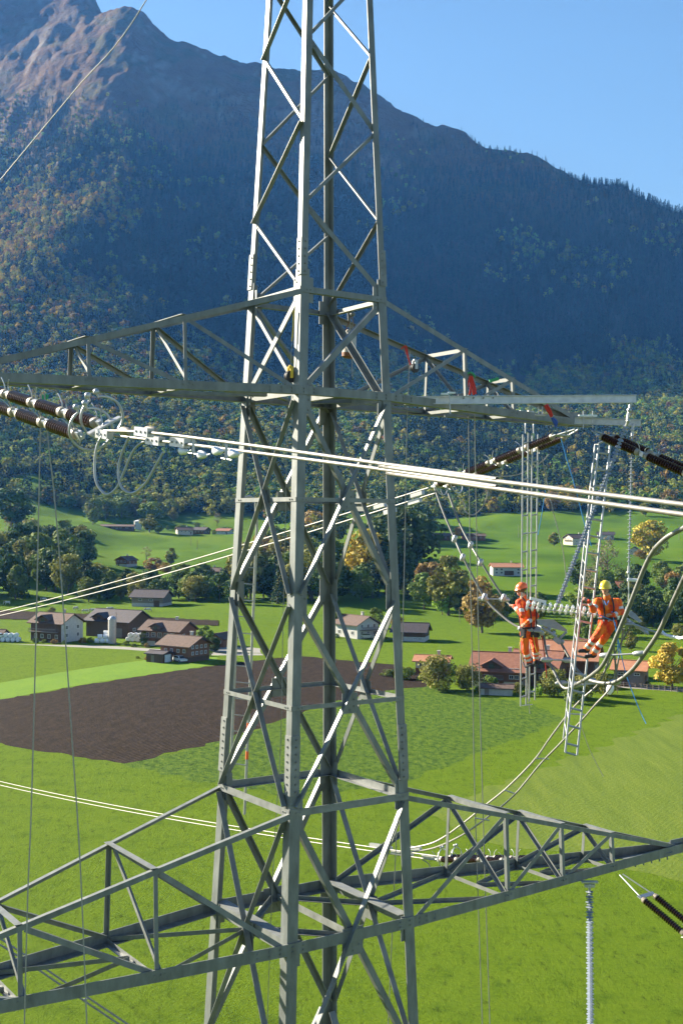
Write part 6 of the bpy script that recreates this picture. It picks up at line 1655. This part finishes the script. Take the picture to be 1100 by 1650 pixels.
    for rr, dz in ((1.0, 0), (1.06, -.022), (1.10, -.03)):
        for k in range(N1):
            b = 2 * PI * k / N1; e = rr + (.06 * max(0, cos(b)) if rr > 1 else 0)
            vs.append(c + f * cos(b) * .138 * e + s_ * sin(b) * .118 * rr + up * (dz))
    mb.add(vs, [(i * N1 + (k + 1) % N1, i * N1 + k, (i + 1) * N1 + k, (i + 1) * N1 + (k + 1) % N1) for i in range(2) for k in range(N1)])
    he = part(mb, 'helmet', M(helmet), root, True)
    mb = MB()
    for q in (-1, 1): mb.tube([c + s_ * q * .112 - up * .01, Vector(hd) + s_ * q * .085 - up * .06 + f * .03, Vector(hd) - up * .115 + f * .05], .006, 6)
    part(mb, 'chin_strap', M('harness'), he)
    # harness
    mb = MB(); sdv = Vector(side); H = Vector(hp); C = Vector(ch); fr = Vector(J['_front']).normalized(); pts = []
    for k in range(17):
        a = 2 * PI * k / 16; pts.append(H + Z3 * .10 + sdv * cos(a) * .185 + fr * sin(a) * .145)
    mb.tube(pts, .026, 6)
    for q in (-1, 1):
        for ff in (-1, 1): mb.tube(spline([H + Z3 * .1 + sdv * q * .08 + fr * ff * .14, C + sdv * q * .10 + fr * ff * .145, Vector(nk) + sdv * q * .10 + fr * ff * .05 + Z3 * .02], 4), .016, 6)
        mb.tube([H + Z3 * .1 + sdv * q * .17, H - Z3 * .10 + sdv * q * .19, H - Z3 * .17 + sdv * q * .08 - fr * .08], .014, 6)
    part(mb, 'harness', M('harness'), root)
    mb = MB(); b0 = H + sdv * J.get('_pouch', 1) * .2 - fr * .04
    mb.box(b0 - Z3 * .02, .09, .10, .18, sdv, fr, Z3); mb.box(H - fr * .17 * J.get('_back', 1) - Z3 * .02, .18, .07, .14, sdv, fr, Z3)
    part(mb, 'tool_pouch', M('harness'), root)
    mb = MB()
    for q in range(3): mb.ball(H + Z3 * .08 + sdv * (.12 - q * .12) - fr * .18 * J.get('_back', 1), .022, 6); mb.ball(H + Z3 * .06 + sdv * (.1 - q * .1) + fr * .17, .02, 6)
    part(mb, 'karabiner', M('alu'), root)
    for l in J.get('_lanyards', ()): mb = MB(); mb.tube(spline([at(*q) for q in l], 5), .009, 6); part(mb, 'lanyard', M(J.get('_lmat', 'rope_white')), root)
    return root
lineman('person', 'lineman in orange suit and orange helmet, seen from behind, gripping the jumper cable', 25.3, dict(
    head=(839, 950, .0), neck=(843, 964, .05), chest=(849, 982, .05), hip_c=(850, 1019, .0),
    sh_l=(836, 971, -.10), sh_r=(855, 971, .16), el_l=(841, 992, -.30), wr_l=(828, 977, -.12), hand_l=(822, 974, -.02),
    el_r=(863, 993, .10), wr_r=(848, 1004, -.26), hand_r=(841, 1008, -.28),
    hip_l=(845, 1025, -.08), kn_l=(846, 1048, -.10), an_l=(852, 1067, -.02), toe_l=(849, 1070, .14),
    hip_r=(858, 1025, .10), kn_r=(862, 1045, .02), an_r=(863, 1063, .10), toe_r=(860, 1069, .28),
    _palm_l=(0, .2, -1), _palm_r=(-.3, .4, -.8), _front=(-.75, .66, 0), _back=1, _pouch=-1,
    _lanyards=([(845, 1020, 25.1), (836, 1040, 25.1), (843, 1066, 25.1)], [(858, 1024, 25.), (864, 1050, 24.95), (872, 1056, 25.)]), _lmat='sling_yellow'), 'helmet_orange', (-.85, .45, -.25))
# foot loop and strap
mb = MB(); mb.tube(spline([at(843, 1060, 25.3), at(842, 1068, 25.2), at(847, 1075, 25.1), at(855, 1071, 25.1), at(862, 1073, 25.1), at(866, 1066, 25.2), at(870, 1060, 25.3)], 5), .018, 8)
solo(mb, 'foot_loop', M('harness'), 'black foot loop under the boots of the orange helmet lineman', 'foot loop', None, True)
lineman('person', 'lineman in orange suit and yellow helmet, facing forward, standing on the slanting ladder', 23.75, dict(
    head=(974.5, 948, .0), neck=(977, 964, .03), chest=(979, 979, .04), hip_c=(978, 1004, .10),
    sh_l=(962, 969, .04), sh_r=(995, 970, .10), el_l=(955, 983, -.10), wr_l=(948, 969, -.14), hand_l=(942, 965.5, -.12),
    el_r=(1001, 986, .0), wr_r=(986, 991, -.22), hand_r=(977, 989, -.26),
    hip_l=(972, 1008, .06), kn_l=(959, 1027, -.16), an_l=(944, 1045, .02), toe_l=(933, 1049, -.04),
    hip_r=(983, 1009, .12), kn_r=(972, 1030, .02), an_r=(955, 1053, .14), toe_r=(943, 1058, .10),
    _palm_l=(-.4, .8, -.2), _palm_r=(0, -.2, -1), _front=(-.1, -1, 0), _back=1, _pouch=1,
    _lanyards=([(990, 1002, 23.7), (994, 1030, 23.7), (996, 1060, 23.8)], [(985, 1000, 23.6), (975, 995, 23.5), (962, 990, 23.6)], [(973, 968, 23.6), (976, 975, 23.55), (980, 968, 23.6)]), _lmat='rope_blue'), 'helmet_yellow', (-.35, -.93, -.08))
# ============================================================ haze over the valley
hm = bpy.data.materials.new('haze'); hm.use_nodes = True
for n_ in list(hm.node_tree.nodes):
    if n_.type != 'OUTPUT_MATERIAL': hm.node_tree.nodes.remove(n_)
pv = hm.node_tree.nodes.new('ShaderNodeVolumePrincipled')
pv.inputs['Color'].default_value = (.10, .36, 1.0, 1)
pv.inputs['Density'].default_value = .000055
pv.inputs['Absorption Color'].default_value = (1, 1, 1, 1)
pv.inputs['Anisotropy'].default_value = .1
hm.node_tree.links.new(pv.outputs[0], hm.node_tree.nodes['Material Output'].inputs['Volume'])
zmin, zmax = float(HG.min()), float(HG.max())
mb = MB(); HX = float(np.abs(V[:, 0]).max()) + 20
print('halfwidth', HX)
mb.box((0, 2150, (zmin - 1 + zmax + 60) / 2), 2 * HX, 5400, zmax + 61 - zmin)
hz = mb.build('haze', hm); hz['kind'] = 'stuff'
